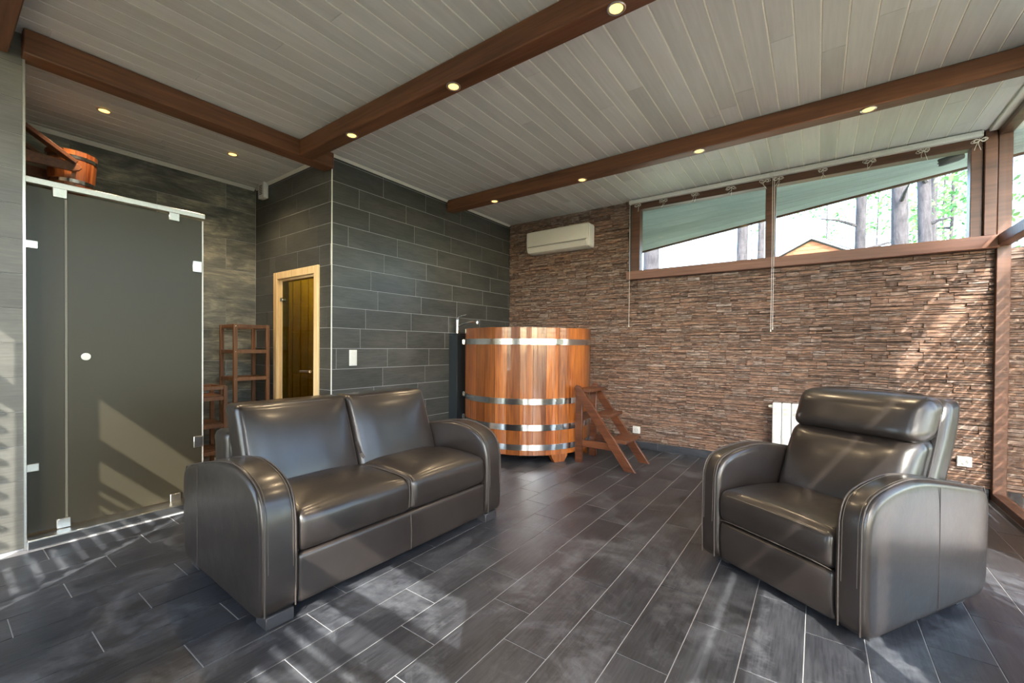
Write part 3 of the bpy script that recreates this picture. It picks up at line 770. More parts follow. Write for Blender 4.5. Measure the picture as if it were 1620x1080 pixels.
# piping round both back cushions
pts = smoothpath([(-hx2-0.012, 0.575, 0.42), (-hx2-0.012, 0.66, 0.62), (-hx2-0.010, 0.735, 0.80), (-hx2+0.0, 0.78, 0.92), (-hx2+0.06, 0.81, 0.986), (0, 0.815, 1.0), (hx2-0.06, 0.81, 0.986), (hx2, 0.78, 0.92), (hx2+0.010, 0.735, 0.80), (hx2+0.012, 0.66, 0.62), (hx2+0.012, 0.575, 0.42)], 5)
bm = NB(); tube(bm, [(p.x+CW/2, p.y, p.z) for p in pts], 0.0048, 6); obj('back_piping', bm, 'stitch', chair)
def fsh(x, y, z):
    if z > 0: x *= 1-0.05*(z/0.30)**3
    return Vector((x, y+z*0.43, z))
obj('back_shell', rbox((hx2+0.022, 0.080, 0.305), 0.05, 4, 8, fsh), 'leather', chair, loc=(CW/2, 0.792, 0.668))
for x in (0.04, CW-0.12):
    for y in (0.10, CD-0.2): obj('foot', bx((x, y, 0), (x+0.08, y+0.08, 0.045), 0.003), 'dark', chair)

# ------------------------------------------------------------------ wooden plunge tub
TX, TY, TR = -2.859, 4.319, 0.758
tub = thing('plunge_tub', 'tall round varnished wooden plunge tub with steel hoops', 'tub', (TX, TY, 0))
NS = 34; random.seed(2)
ang = 0.13; me_s = []
for i in range(NS):
    a0 = 2*PI*i/NS+0.02; a1 = a0+2*PI/NS-0.0035
    bm = NB()
    def col(z, r):
        return [bm.verts.new(((r-q)*math.cos(a0+(a1-a0)*k/4), (r-q)*math.sin(a0+(a1-a0)*k/4), z)) for q in (0, 0.042) for k in range(5)]
    zt = 1.427+random.uniform(-0.002, 0.002)
    lo, hi = col(0.087, TR-0.006), col(zt, TR)
    for k in range(4):
        bm.faces.new((lo[k], lo[k+1], hi[k+1], hi[k])); bm.faces.new((lo[5+k], hi[5+k], hi[6+k], lo[6+k]))
        bm.faces.new((hi[k], hi[k+1], hi[6+k], hi[5+k])); bm.faces.new((lo[k], lo[5+k], lo[6+k], lo[k+1]))
    bm.faces.new((lo[0], hi[0], hi[5], lo[5])); bm.faces.new((lo[4], lo[9], hi[9], hi[4]))
    obj('stave', bm, 'stave', tub)
obj('bottom', lathe(NB(), [(TR-0.06, 0.12), (TR-0.06, 0.16)], 34), 'stave', tub)
for z, hh in ((1.276, 0.031), (0.648, 0.031), (0.376, 0.031), (0.169, 0.030)):
    r = TR-0.006+0.006*(z-0.087)/1.34+0.0012
    bm = NB(); lathe(bm, [(r, z-hh), (r+0.004, z-hh), (r+0.004, z+hh), (r, z+hh)], 68, cap=False)
    hoop = obj('hoop', bm, 'steel', tub)
    # clamp block at the left
    ca = math.radians(-143)
    o = obj('clamp', bx((-0.012, -0.026, -0.030), (0.028, 0.026, 0.030), 0.004), 'steel', hoop, loc=((r+0.004)*math.cos(ca), (r+0.004)*math.sin(ca), z), rot=(0, 0, ca))
    ca = math.radians(-30)
    obj('buckle', bx((-0.002, -0.045, -0.028), (0.005, 0.045, 0.028), 0.002), 'steel', hoop, loc=((r+0.004)*math.cos(ca), (r+0.004)*math.sin(ca), z), rot=(0, 0, ca))
for a, w in ((-100, 0.15), (-28, 0.14), (20, 0.14), (95, 0.15), (170, 0.15), (-150, 0.15)):
    a = math.radians(a); r = TR-0.055
    bm = NB(); prism(bm, [(-w/2-0.03, 0.09), (-w/2-0.03, 0.065), (-w/2+0.01, 0.0), (w/2-0.01, 0.0), (w/2+0.03, 0.065), (w/2+0.03, 0.09)], -0.03, 0.03, 0)
    obj('foot', bm, 'stave', tub, loc=(r*math.cos(a), r*math.sin(a), 0), rot=(0, 0, a))
# step ladder beside the tub
lad = thing('step_ladder', 'dark wooden three-step ladder leaning up to the tub', 'ladder', (-2.04, 4.08, 0))
LW = 0.385
for y in (0.0, LW-0.034):
    obj('post', bx((-0.045, y, 0), (0.035, y+0.034, 0.79), 0.004), 'ladder', lad)
    bm = NB(); yy = y-0.034 if y == 0 else y+0.034
    prism(bm, [(-0.045, 0.79), (-0.02, 0.825), (0.02, 0.812), (0.625, 0.0), (0.515, 0.0), (0.0, 0.70)], yy+0.001, yy+0.033, 1, 0.003, 1); obj('side_rail', bm, 'ladder', lad)
    obj('brace', bx((0.036, y+0.004, 0.175), (0.40, y+0.030, 0.245), 0.003), 'ladder', lad)
for x0, x1, z in ((-0.04, 0.13, 0.765), (0.14, 0.33, 0.515), (0.33, 0.52, 0.275)):
    obj('tread', bx((x0, 0.001, z-0.016), (x1, LW-0.001, z+0.016), 0.004), 'ladder', lad)
for z in (0.47,): obj('cross_bar', bx((-0.04, 0.036, z-0.04), (-0.015, LW-0.036, z+0.04), 0.003), 'ladder', lad)
# service column and mixer tap beside the tub
colm = thing('service_column', 'plain dark panel box between the tub and the tiled wall', 'column', (XT, 3.845, 0))
obj('casing', bx((0.002, 0, 0), (0.140, 0.15, 1.36), 0.002), 'column', colm); obj('cap', bx((0.002, -0.002, 1.36), (0.143, 0.15, 1.383), 0.002), 'column', colm)
tap = thing('mixer_tap', 'chrome single-lever mixer tap on the dark column', 'tap', (-3.662, 3.935, 1.383))
bm = NB(); lathe(bm, [(0.026, 0), (0.026, 0.006), (0.021, 0.010), (0.020, 0.10), (0.023, 0.15), (0.022, 0.185), (0.012, 0.20)], 20); obj('body', bm, 'chrome', tap)
bm = NB(); tube(bm, smoothpath([(0.012, 0, 0.085), (0.08, 0.01, 0.115), (0.17, 0.02, 0.138), (0.25, 0.03, 0.148), (0.29, 0.034, 0.142)], 4), 0.011, 10); sp = obj('spout', bm, 'chrome', tap)
bm = NB(); lathe(bm, [(0.014, -0.03), (0.016, 0.0), (0.012, 0.012)], 14, center=(0.295, 0.035, 0.142)); obj('aerator', bm, 'chrome', sp)
bm = NB(); tube(bm, smoothpath([(0.0, 0, 0.18), (0.03, 0.0, 0.205), (0.08, 0.0, 0.222), (0.14, 0.0, 0.228)], 4), [0.017]*4+[0.012]*4+[0.007]*5, 10); obj('lever', bm, 'chrome', tap)

# ------------------------------------------------------------------ shower screen, curb, bucket
curb = structure('baseboard_shower', bx((-3.93, YL+0.004, 0), (XL+0.028, 1.30, 0.046)), 'grout', label='low dark tiled curb under the shower screen', cat='curb')
lay_tiles(curb, XL+0.034, 0, [(YL+0.006, 0.80, 0.002, 0.050), (0.80, 1.30, 0.002, 0.050)], 'curb_tile', gap=0.003)
obj('edge_profile', bx((-3.925, YL+0.006, 0.0465), (XL+0.036, 1.30, 0.056), 0.001), 'brushed', curb)
SX = -3.85
scr = thing('shower_screen', 'tall frosted bronze glass shower screen with brushed metal clamps', 'shower screen', (SX, YL, 0.056))
def sb(name, y0, y1, z0, z1, x0, x1, mat, bev=0.001, par=None): return obj(name, bx((x0-SX, y0-YL, z0-0.056), (x1-SX, y1-YL, z1-0.056), bev), mat, par or scr)
fix = sb('fixed_pane', YL+0.012, 0.532, 0.068, 2.165, SX-0.004, SX+0.004, 'frost')
dor = sb('door_pane', 0.545, 1.268, 0.068, 2.165, SX-0.004, SX+0.004, 'frost')
sb('seal_strip', 0.533, 0.544, 0.068, 2.165, SX-0.003, SX+0.003, 'sealstrip', 0.0)
sb('edge_seal', 1.2685, 1.277, 0.068, 2.165, SX-0.005, SX+0.005, 'white', 0.0005)
sb('top_rail', YL+0.004, 1.285, 2.180, 2.218, SX-0.016, SX+0.016, 'brushed', 0.003)
for y, z in ((0.512, 2.155), (1.093, 2.155), (0.524, 0.088), (1.100, 0.085)):
    sb('clamp', y-0.032, y+0.032, z-0.030, z+0.030, SX-0.014, SX+0.014, 'brushed', 0.003)
for y, z in ((YL+0.030, 1.813), (YL+0.032, 0.466), (1.236, 1.811), (1.243, 0.475)):
    sb('hinge', y-0.030, y+0.030, z-0.042 if y > 1 else z-0.024, z+0.042 if y > 1 else z+0.024, SX-0.014, SX+0.014, 'brushed', 0.003)
bm = NB(); lathe(bm, [(0.022, -0.008), (0.024, -0.004), (0.024, 0.004), (0.022, 0.008)], 20)
kn = obj('finger_grip', bm, 'trim', dor, loc=(0, 0.628-YL, 1.134-0.056), rot=(0, PI/2, 0))
# dousing bucket on its bracket
bk = thing('dousing_bucket', 'small wooden dousing bucket with a steel hoop above the shower', 'bucket', (-4.86, 0.715, 2.44))
nb = 14
for i in range(nb):
    a0 = 2*PI*i/nb; a1 = a0+2*PI/nb-0.01; bm = NB(); vs_ = []
    for z, r in ((0, 0.128), (0.285, 0.150)):
        vs_.append([bm.verts.new(((r-q)*math.cos(a), (r-q)*math.sin(a), z)) for q in (0, 0.018) for a in (a0, (a0+a1)/2, a1)])
    lo, hi = vs_
    for kk in range(2):
        bm.faces.new((lo[kk], lo[kk+1], hi[kk+1], hi[kk])); bm.faces.new((lo[3+kk], hi[3+kk], hi[4+kk], lo[4+kk])); bm.faces.new((hi[kk], hi[kk+1], hi[4+kk], hi[3+kk])); bm.faces.new((lo[kk], lo[3+kk], lo[4+kk], lo[kk+1]))
    bm.faces.new((lo[0], hi[0], hi[3], lo[3])); bm.faces.new((lo[2], lo[5], hi[5], hi[2]))
    obj('stave', bm, 'bucketwood', bk)
for z in (0.05, 0.235):
    r = 0.128+0.022*z/0.285+0.001
    bm = NB(); lathe(bm, [(r, z-0.013), (r+0.0025, z-0.013), (r+0.0035, z+0.013), (r+0.001, z+0.013)], 28, cap=False); obj('hoop', bm, 'steel', bk)
obj('bottom', lathe(NB(), [(0.112, 0.008), (0.112, 0.022)], 20), 'bucketwood', bk)
br = thing('bucket_bracket', 'dark wooden arms carrying the dousing bucket from the wall', 'bracket', (-4.86, 0.281, 2.58))
for sx in (0.172, -0.205):
    bm = NB(); prism(bm, [(0.002, -0.045), (0.41, -0.035), (0.445, -0.022), (0.462, 0.0), (0.445, 0.028), (0.002, 0.055)], sx, sx+0.03, 0, 0.004, 1); obj('arm', bm, 'ladder', br)
    bm = NB(); beam_between(bm, (sx+0.046, 0.02, 0.30), (sx+0.046, 0.425, 0.022), 0.028, 0.085, up=(1, 0, 0), bev=0.003); obj('diagonal', bm, 'ladder', br)
obj('wall_plate', bx((-0.24, 0.001, -0.09), (0.24, 0.03, 0.36), 0.004), 'ladder', br)
for s in (1, -1): obj('pivot', lathe(NB(), [(0.012, -0.022), (0.012, 0.022)], 12), 'steel', br, loc=(0.166*s, 0.434, 0.0), rot=(0, PI/2, 0))

# ------------------------------------------------------------------ sauna door, room behind it
dr = thing('door_1', 'sauna door with a pale pine frame and bronze glass', 'door', kind='structure')
fy = YC-0.018
obj('frame_post', bx((-4.811, fy, 0), (-4.735, YC+0.09, 2.0), 0.004), 'pine', dr); obj('frame_post', bx((-4.0, fy, 0), (-3.924, YC+0.09, 2.0), 0.004), 'pine', dr)
hp = M['pine']
obj('frame_head', bx((-4.735, fy, 1.925), (-4.0, YC+0.09, 2.0), 0.004), 'pine', dr)
obj('inner_lining', bx((-4.735, YC+0.012, 0), (-4.680, YC+0.088, 1.925), 0.003), 'pine', dr)
obj('inner_lining', bx((-4.680, YC+0.012, 1.905), (-4.0, YC+0.088, 1.925), 0.002), 'pine', dr)
pane = obj('door_glass', bx((-4.675, YC+0.016, 0.01), (-4.006, YC+0.024, 1.90)), 'bronze', dr)
for z in (1.705, 0.30): obj('hinge', lathe(NB(), [(0.024, -0.014), (0.026, -0.008), (0.026, 0.008), (0.024, 0.014)], 16), 'chrome', pane, loc=(-4.665, YC+0.008, z), rot=(PI/2, 0, 0))
bm = NB(); tube(bm, [(-4.215, YC-0.03, 0.958), (-4.03, YC-0.03, 0.962)], 0.014, 10); tube(bm, [(-4.19, YC-0.03, 0.958), (-4.19, YC+0.016, 0.958)], 0.009, 8); tube(bm, [(-4.06, YC-0.03, 0.961), (-4.06, YC+0.016, 0.961)], 0.009, 8)
obj('handle', bm, 'chrome', pane)
# boarded sauna cabin
wsr = structure('wall_sauna_back', bx((XN, 3.62, 0), (XT-0.1, 3.70, 2.3)), 'void', label='boarded back wall of the sauna seen through its glass door', cat='wall')
x = XN+0.01; bmesh_b = None
while x < XT-0.21:
    if bmesh_b is None:
        o = obj('board', bx((-0.047, -0.012, -1.13), (0.047, 0.0, 1.13), 0.003), 'saunawood', wsr); bmesh_b = o.data
    else: o = obj('board', None, None, wsr, mesh=bmesh_b)
    o.location = (x+0.05, 3.62, 1.14); x += 0.1
wss = structure('wall_sauna_side', bx((XN+0.002, YC+0.11, 0), (XN+0.006, 3.60, 2.3)), 'void')
y = YC+0.12; mb = None
while y < 3.5:
    if mb is None:
        o = obj('board', bx((0, -0.047, -1.13), (0.012, 0.047, 1.13), 0.003), 'saunawood', wss); mb = o.data
    else: o = obj('board', None, None, wss, mesh=mb)
    o.location = (XN+0.006, y+0.05, 1.14); y += 0.1
structure('ceiling_sauna', bx((XN, YC+0.1, 2.28), (XT-0.1, 3.7, 2.32)), 'saunawood')
heater = thing('sauna_heater', 'dark upright heater cabinet inside the sauna', 'heater', (-4.12, 3.0, 0))
obj('casing', bx((-0.18, -0.15, 0), (0.2, 0.2, 1.86), 0.01), 'dark', heater); obj('grille', bx((-0.15, -0.156, 0.2), (0.17, -0.151, 0.7), 0.001), 'void', heater)
sl = thing('sauna_fill_lamp', 'added warm lamp, unseen, lighting the sauna boards', 'lamp', (-4.75, 3.0, 2.28))  # unseen lamp put in to light the boards behind the glass door
obj('globe', lathe(NB(), [(0.02, 0), (0.05, -0.03), (0.055, -0.06), (0.03, -0.10), (0.004, -0.11)], 16), 'lens', sl)
ld = bpy.data.lights.new('sauna_glow', 'POINT'); ld.energy = 9; ld.color = (1, 0.72, 0.35); ld.shadow_soft_size = 0.06
lo = bpy.data.objects.new('sauna_glow', ld); COL.objects.link(lo); lo.parent = sl; lo.location = (0, 0, -0.16)

# ------------------------------------------------------------------ wooden racks in the niche
rk = thing('tall_rack', 'tall open wooden rack between the shower and the sauna door', 'shelf', (-4.75, 1.84, 0))
RD, RW, RH = 0.36, 0.345, 1.43; pw = 0.034
for x in (-RD, -pw):
    for y in (0, RW-pw): obj('post', bx((x, y, 0), (x+pw, y+pw, RH), 0.003), 'shelfwood', rk)
for z in (0.28, 0.58, 0.87, 1.15, RH-0.02):
    for x in (-RD+0.006, -pw+0.004): obj('rail', bx((x, pw, z-0.018), (x+0.024, RW-pw, z+0.018), 0.002), 'shelfwood', rk)
    for y in (0.004, RW-pw+0.006): obj('rail', bx((-RD+pw, y, z-0.018), (-pw, y+0.024, z+0.018), 0.002), 'shelfwood', rk)
    if z < RH-0.1:
        for j in range(6): obj('slat', bx((-RD+pw+0.006+j*0.048, 0.03, z-0.004), (-RD+pw+0.042+j*0.048, RW-0.03, z+0.010), 0.002), 'shelfwood', rk)
for x, z in ((0.001, RH-0.02), (0.001, 0.87), (0.001, 1.15)):
    for y in (0.017, RW-0.017): obj('screw_cap', lathe(NB(), [(0.005, -0.002), (0.004, 0.001)], 8), 'chrome', rk, loc=(0.0005, y, z), rot=(0, PI/2, 0))
lk = thing('low_rack', 'low slatted wooden rack partly hidden behind the shower screen', 'shelf', (-4.75, 1.36, 0))
RW2, RH2 = 0.425, 0.81
for x in (-RD, -pw):
    for y in (0, RW2-pw): obj('post', bx((x, y, 0), (x+pw, y+pw, RH2), 0.003), 'shelfwood', lk)
for z in (0.16, 0.42, 0.69):
    for x in (-RD+0.006, -pw+0.004): obj('rail', bx((x, pw, z-0.018), (x+0.024, RW2-pw, z+0.018), 0.002), 'shelfwood', lk)
    for j in range(7): obj('slat', bx((-RD+0.03+j*0.044, 0.02, z+0.019), (-RD+0.058+j*0.044, RW2-0.02, z+0.03), 0.002), 'shelfwood', lk)
obj('top_frame', bx((-RD, pw, RH2-0.034), (-RD+0.026, RW2-pw, RH2), 0.002), 'shelfwood', lk); obj('top_frame', bx((-pw, pw, RH2-0.034), (-pw+0.026, RW2-pw, RH2), 0.002), 'shelfwood', lk)
for y in (0.004, RW2-0.03): obj('top_frame', bx((-RD+pw, y, RH2-0.034), (-pw, y+0.026, RH2), 0.002), 'shelfwood', lk)

# ------------------------------------------------------------------ small wall fittings
sen = thing('ventilation_box', 'small white slotted box high in the niche corner', 'vent', (-5.02, YC-0.001, 2.93))
obj('body', bx((-0.065, -0.055, -0.085), (0.065, 0, 0.085), 0.008, 2), 'white', sen)
for j in range(6): obj('slot', bx((-0.035, -0.057, -0.045+j*0.018), (0.035, -0.0552, -0.037+j*0.018)), 'dark', sen)
sw_ = thing('light_switch', 'white two-gang light switch on the dark tiled wall', 'switch', (XT+0.001, 2.495, 1.10))
obj('plate', bx((0, -0.042, -0.078), (0.008, 0.042, 0.078), 0.003, 2), 'white', sw_)
for z in (-0.037, 0.037): obj('rocker', bx((0.008, -0.028, z-0.029), (0.012, 0.028, z+0.029), 0.002), 'white', sw_)
def socket(label, x, z, n):
    t = thing('wall_socket', label, 'socket', (x, YS-0.024, z))
    w = 0.04*n+0.004
    obj('plate', bx((-w, -0.010, -0.042), (w, 0.016, 0.042), 0.004, 2), 'white', t)
    for i in range(n):
        cx = (i-(n-1)/2)*0.075
        bm = NB(); lathe(bm, [(0.023, 0), (0.023, 0.004), (0.019, 0.004), (0.018, 0.001)], 20, cap=False); rg = obj('socket_ring', bm, 'acwhite', t, loc=(cx, -0.010, 0), rot=(PI/2, 0, 0))
        for s in (-1, 1): obj('pin_hole', lathe(NB(), [(0.003, 0), (0.003, 0.001)], 8), 'dark', t, loc=(cx+s*0.0095, -0.0105, 0), rot=(PI/2, 0, 0))
socket('white socket low on the stone wall beside the armchair back', 1.012, 0.291, 1)
socket('pale socket low on the stone wall behind the ladder', -1.775, 0.222, 1)

# air conditioner
ac = thing('air_conditioner', 'white wall-mounted air conditioner on the stone wall', 'air conditioner', (-2.822, YS-0.024, 2.655))
prof = [(0, -0.145), (-0.10, -0.150), (-0.155, -0.138), (-0.182, -0.085), (-0.190, 0.0), (-0.184, 0.125), (-0.165, 0.148), (0, 0.150)]
bm = NB(); prism(bm, prof, -0.462, 0.462, 0, 0.006, 2); obj('body', bm, 'acwhite', ac)
bm = NB(); prism(bm, [(-0.186, -0.06), (-0.196, -0.055), (-0.198, 0.0), (-0.191, 0.128), (-0.183, 0.128), (-0.188, 0.0)], -0.45, 0.45, 0, 0.002, 1); obj('front_panel', bm, 'acwhite', ac)
bm = NB(); prism(bm, [(-0.118, -0.150), (-0.164, -0.138), (-0.190, -0.085), (-0.186, -0.07), (-0.175, -0.09), (-0.150, -0.135)], -0.435, 0.435, 0); obj('louvre', bm, 'acwhite', ac)
bm = NB(); box(bm, (-0.44, -0.1925, -0.068), (0.44, -0.188, -0.064)); obj('gap_shade_strip', bm, 'dark', ac)  # dark strip laid on the joint in place of its shade
obj('badge', bx((-0.04, -0.1985, -0.040), (0.04, -0.1975, -0.034)), 'brushed', ac)
obj('end_cap', bx((0.462, -0.150, -0.13), (0.470, -0.01, 0.13), 0.002), 'white', ac)

# radiator
rad = thing('radiator', 'white sectional radiator behind the armchair', 'radiator', (-0.358, YS-0.13, 0.12))
for i in range(8):
    x = i*0.08
    s = obj('section', bx((x+0.002, 0, 0.0), (x+0.078, 0.085, 0.562), 0.010, 2), 'radwhite', rad)
    for z in (0.44, 0.485): obj('air_slot', bx((x+0.014, -0.002, z), (x+0.066, 0.006, z+0.030), 0.003), 'trim', s)
obj('valve', lathe(NB(), [(0.012, -0.03), (0.016, -0.01), (0.016, 0.01), (0.01, 0.012)], 12), 'trim', rad, loc=(-0.004, 0.04, 0.52), rot=(0, PI/2, 0))
for x in (0.12, 0.5): obj('bracket', bx((x, 0.08, 0.40), (x+0.03, 0.116, 0.43)), 'white', rad)

# blind headrails with tied cords
def headrail(label, x0, x1, bows, cord_x, cord_z, cl):
    t = thing('blind_headrail', label, 'blind rail', ((x0+x1)/2, YS-0.062, 2.985), group='white blind rails over the strip window')
    c = (x0+x1)/2
    obj('rail', bx((x0-c, -0.024, -0.022), (x1-c, 0.024, 0.022), 0.004, 2), 'white', t)
    for s in (x0, x1): obj('end_cap', bx((s-c-0.004, -0.026, -0.024), (s-c+0.004, 0.026, 0.024), 0.002), 'trim', t)
    for q, bxp in enumerate(bows):
        random.seed(q*7+int(bxp*100)); bm = NB(); x = bxp-c; z0 = -0.022
        tube(bm, [(x, -0.008, z0), (x+0.004, -0.022, z0-0.030)], 0.0016, 5)
        for kk in range(6):
            a = random.uniform(-0.5, 0.5)+(PI if kk % 2 else 0); L = random.uniform(0.028, 0.056); zz = z0-0.034
            dx, dz = math.cos(a), math.sin(a)*0.7
            tube(bm, smoothpath([(x+0.004, -0.026, zz), (x+dx*L*0.6-dz*0.012, -0.032-random.uniform(0, .008), zz+dz*L*0.6+0.010), (x+dx*L, -0.030, zz+dz*L-0.003), (x+dx*L*0.55, -0.028, zz+dz*L*0.5-0.014), (x+0.004, -0.026, zz)], 3), 0.0016, 5)
        for kk in range(2): tube(bm, smoothpath([(x+0.004, -0.026, z0-0.034), (x+random.uniform(-.02, .02), -0.03, z0-0.06), (x+random.uniform(-.03, .03), -0.028, z0-random.uniform(.08, .12))], 3), 0.0015, 5)
        obj('tied_cord', bm, 'cord', t)
    for j in range(cl):
        bm = NB(); x = cord_x-c+j*0.016; tube(bm, [(x, -0.045, -0.02), (x, -0.045, -0.3), (x+0.002, -0.045, -0.8), (x, -0.045, cord_z-2.985+0.02*j)], 0.0022, 5); cd = obj('pull_cord', bm, 'cord', t)
        bm = NB(); lathe(bm, [(0.002, 0.012), (0.006, 0.0), (0.006, -0.012), (0.002, -0.018)], 8, center=(x, -0.045, cord_z-2.985+0.02*j)); obj('cord_bead', bm, 'cord', cd)
headrail('white blind rail above the pane nearest the air conditioner', -1.872, -0.412, (-1.758, -1.459, -1.126, -0.763, -0.452), -1.854, 1.49, 1)
headrail('white blind rail above the pane nearest the corner post', -0.402, 1.072, (-0.335, 0.02, 0.371, 0.721, 1.052), -0.382, 1.41, 2)

# ------------------------------------------------------------------ outdoors
structure('ground', bx((-60, -60, -0.6), (60, 80, -0.30)), 'ground', label='grassy forest floor around the house', cat='ground')
structure('terrace', bx((XR+0.08, -3.5, -0.28), (4.2, YS+2.0, -0.12)), 'deck')
# sloping boarded soffit over the strip window
sof = thing('roof_soffit', 'boarded soffit of the sloping eave outside the strip window', 'soffit', (0, 0, 0), kind='structure')
def sof_z(x, y):
    t = (y-5.36)/0.72
    return 3.075 + t*((3.045+(x-1.19)*0.134) - 3.075)
for j in range(8):
    y0 = 5.36+0.09*j; y1 = y0+0.086; bm = NB(); V = []
    for x in (-2.9, 2.4):
        V.append([bm.verts.new((x, yy, sof_z(x, yy)+dz)) for yy, dz in ((y0, 0), (y1, 0), (y1, 0.02), (y0, 0.02))])
    A, B = V
    for q in range(4): bm.faces.new((A[q], A[(q+1) % 4], B[(q+1) % 4], B[q]))
    bm.faces.new(A[::-1]); bm.faces.new(B); obj('soffit_board', bm, 'soffit', sof)
bm = NB(); V = []
for x in (-2.9, 2.4): V.append([bm.verts.new((x, yy, sof_z(x, 6.08)+dz)) for yy, dz in ((6.08, -0.02), (6.11, -0.02), (6.11, 0.3), (6.08, 0.3))])
A, B = V
for q in range(4): bm.faces.new((A[q], A[(q+1) % 4], B[(q+1) % 4], B[q]))
bm.faces.new(A[::-1]); bm.faces.new(B); obj('eave_board', bm, 'frame', sof)
bm = NB(); V = []
for x in (-2.9, 2.4): V.append([bm.verts.new((x, yy, sof_z(x, yy)+dz)) for yy, dz in ((5.3, 0.06), (6.1, 0.06), (6.1, 0.3), (5.3, 0.3))])
A, B = V
for q in range(4): bm.faces.new((A[q], A[(q+1) % 4], B[(q+1) % 4], B[q]))
bm.faces.new(A[::-1]); bm.faces.new(B); obj('roof_deck', bm, 'roofing', sof)
fl_t = thing('security_camera', 'dark outdoor security camera under the eave near the corner post', 'camera', (0.98, 5.60, sof_z(0.98, 5.60)))
obj('mount', lathe(NB(), [(0.035, 0.0), (0.035, -0.012), (0.014, -0.016), (0.014, -0.04)], 14), 'dark', fl_t)
bm = NB(); tube(bm, [(-0.08, -0.02, -0.085), (-0.07, -0.02, -0.083), (0.05, 0, -0.055), (0.09, 0.005, -0.045)], [0.030, 0.036, 0.036, 0.028], 14); obj('housing', bm, 'dark', fl_t)
bm = NB(); lathe(bm, [(0.022, -0.004), (0.022, 0.004)], 12); obj('lens', bm, 'chrome', fl_t, loc=(-0.083, -0.02, -0.085), rot=(0, PI/2, 0))

def tree(label, x, y, r, h, leaves=0, crown=(3, 9, 2.2), lean=0.0, seed=1, name='pine_tree', lsize=0.10):
    random.seed(seed)
    t = thing(name, label, 'tree', (x, y, -0.31), group='trees of the wood behind the strip window')
    pts = [(lean*k/8*h*0.1+0.03*math.sin(k*1.3+seed), 0.03*math.cos(k*1.7+seed), h*k/8) for k in range(9)]
    bm = NB(); tube(bm, pts, [r*(1.15-0.75*k/8) for k in range(9)], 12)
    tr = obj('trunk', bm, 'bark', t)
    for kk in range(5):
        z = h*random.uniform(0.25, 0.9); a = random.uniform(0, 2*PI); L = random.uniform(0.6, 1.4)*(0.4 if r < 0.1 else 1); bm = NB(); p = Vector(pts[int(z/h*8)])
        tube(bm, [(p.x, p.y, z), (p.x+math.cos(a)*L*0.5, p.y+math.sin(a)*L*0.5, z+0.15*L), (p.x+math.cos(a)*L, p.y+math.sin(a)*L, z+0.2*L)], [0.04, 0.025, 0.008], 6); obj('branch', bm, 'bark', t)
    if leaves:
        bm = NB(); z0, z1, R = crown
        cl = [(random.uniform(0, 2*PI), random.uniform(0.15, 1)**0.6*R, random.uniform(z0, z1)) for _ in range(max(6, leaves//60))]
        for kk in range(leaves):
            a, rr, zz = random.choice(cl); c = Vector((math.cos(a)*rr, math.sin(a)*rr, zz)) + Vector([random.gauss(0, 0.30) for _ in range(3)])
            n = Vector([random.gauss(0, 1) for _ in range(3)]).normalized(); u = n.orthogonal().normalized()*lsize*random.uniform(0.6, 1.3); v = n.cross(u)*0.55
            bm.faces.new([bm.verts.new(c+q) for q in (-u, -v*0.9, u, v)])
        tag(obj('foliage', bm, 'leaf', t, smooth=False), kind='stuff')
    return t
def at(k, y): return k*y
T = [(-0.315, 8.2, 0.150, 12, 0, 0, 'thick pale trunk at the left end of the strip window'),
     (-0.127, 11.0, 0.120, 13, 0, 0, 'slim trunk just left of the window mullion'),
     (-0.096, 12.5, 0.085, 12, 0, 0, 'thin trunk tight against the window mullion'),
     (0.060, 12.2, 0.105, 14, 0, 0, 'straight trunk beside the gable of the orange house'),
     (0.112, 11.0, 0.135, 14, 0, 0, 'thickest trunk in the middle of the right pane'),
     (0.145, 9.8, 0.095, 13, 0, 0, 'dark trunk right of the thickest one'),
     (0.158, 15.4, 0.09, 13, 0, 0, 'slender sunlit trunk behind the dark one'),
     (0.178, 17.7, 0.05, 11, 900, 1.0, 'young leafy tree left of the last sapling'),
     (0.196, 13.2, 0.035, 10, 900, 0.8, 'leafy sapling closest to the window corner'),
     (0.170, 30.0, 0.07, 12, 1700, 1.7, 'bright green tree filling the gaps behind the trunks'),
     (0.085, 33.0, 0.06, 12, 900, 1.3, 'light green tree behind the house gable'),
     (0.012, 38.0, 0.07, 14, 500, 2.0, 'sparse pale tree above the orange gable'),
     (-0.112, 40.0, 0.08, 13, 350, 1.6, 'sparse leafy tree by the window mullion')]
for i, (k, y, r, h, lv, cr, lab) in enumerate(T):
    tree(lab, k*y, y, r, h, lv, crown=(y*0.14, y*0.30+1.5, cr), seed=20+i, name='leafy_tree' if lv > 300 else 'pine_tree', lsize=0.045+0.0022*y)
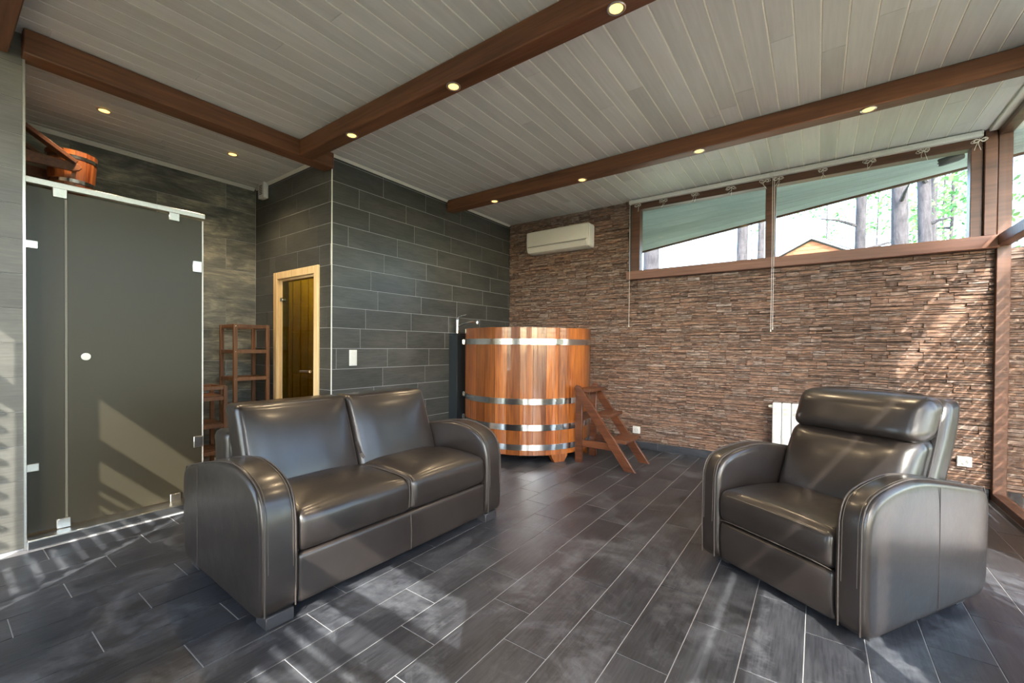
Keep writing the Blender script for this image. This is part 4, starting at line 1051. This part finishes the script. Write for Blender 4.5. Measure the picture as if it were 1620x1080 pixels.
# trees beyond the right glazing, seen in it only as reflections and green light
for i, (x, y) in enumerate(((9, 10.5), (12, 4.5), (10, -2.0), (15, 13))):
    tree(('leafy tree out beyond the glazing by the stone wall', 'leafy tree straight out from the right glazing', 'leafy tree out from the armchair side of the glazing', 'farthest leafy tree beyond the glazing')[i], x, y, 0.13, 11, 1500, crown=(2.5, 9, 2.3), seed=60+i, name='leafy_tree', lsize=0.16)
# neighbouring house with orange gable
hs = thing('neighbour_house', 'distant house with an orange boarded gable and grey roof', 'house', (-0.22, 20.0, -0.14))
obj('walls', bx((-2.6, 0, -0.16), (2.6, 6, 4.15), 0.0), 'logs', hs)
bm = NB(); prism(bm, [(-2.6, 4.15), (2.6, 4.15), (0, 5.52)], 0.0, 0.2, 1); gb = obj('gable', bm, 'logs', hs)
for j in range(9):
    z = 4.17+0.145*j; w = 2.6*(1-(z-4.15)/1.37); w2 = 2.6*(1-(z+0.135-4.15)/1.37)
    if w2 > 0.05: obj('gable_board', prism(NB(), [(-w, z), (w, z), (w2, z+0.135), (-w2, z+0.135)], -0.03, 0.0, 1), 'logs', gb)
for s in (-1, 1):
    bm = NB(); beam_between(bm, (0, -0.10, 5.60), (s*3.2, -0.10, 3.92), 0.05, 0.17, up=(0, 1, 0)); obj('barge_board', bm, 'roofing', hs)
    bm = NB(); V = [[bm.verts.new((x, yy, z+dz)) for x, z, dz in ((0, 5.66, 0), (s*3.3, 3.94, 0), (s*3.3, 3.94, 0.07), (0, 5.66, 0.07))] for yy in (-0.14, 6.4)]
    A, B = V
    for q in range(4): bm.faces.new((A[q], A[(q+1) % 4], B[(q+1) % 4], B[q]))
    bm.faces.new(A); bm.faces.new(B); obj('roof_slope', bm, 'roofing', hs)
# pale sheet-metal shed roof seen low in the left pane
sh = thing('shed', 'low shed with a pale ribbed metal roof in the left pane', 'shed', (-3.3, 14.0, -0.3))
obj('walls', bx((-2.2, 0.2, 0), (2.2, 3.5, 3.9)), 'sheet', sh)
rf = obj('roof_sheet', prism(NB(), [(0, 3.93), (4.0, 4.50), (4.0, 4.54), (0, 3.97)], -2.4, 2.4, 0), 'sheet', sh)
for j in range(24): obj('rib', prism(NB(), [(0, 3.97), (4.0, 4.54), (4.0, 4.58), (0, 4.01)], -2.36+j*0.2, -2.33+j*0.2, 0), 'sheet', rf)
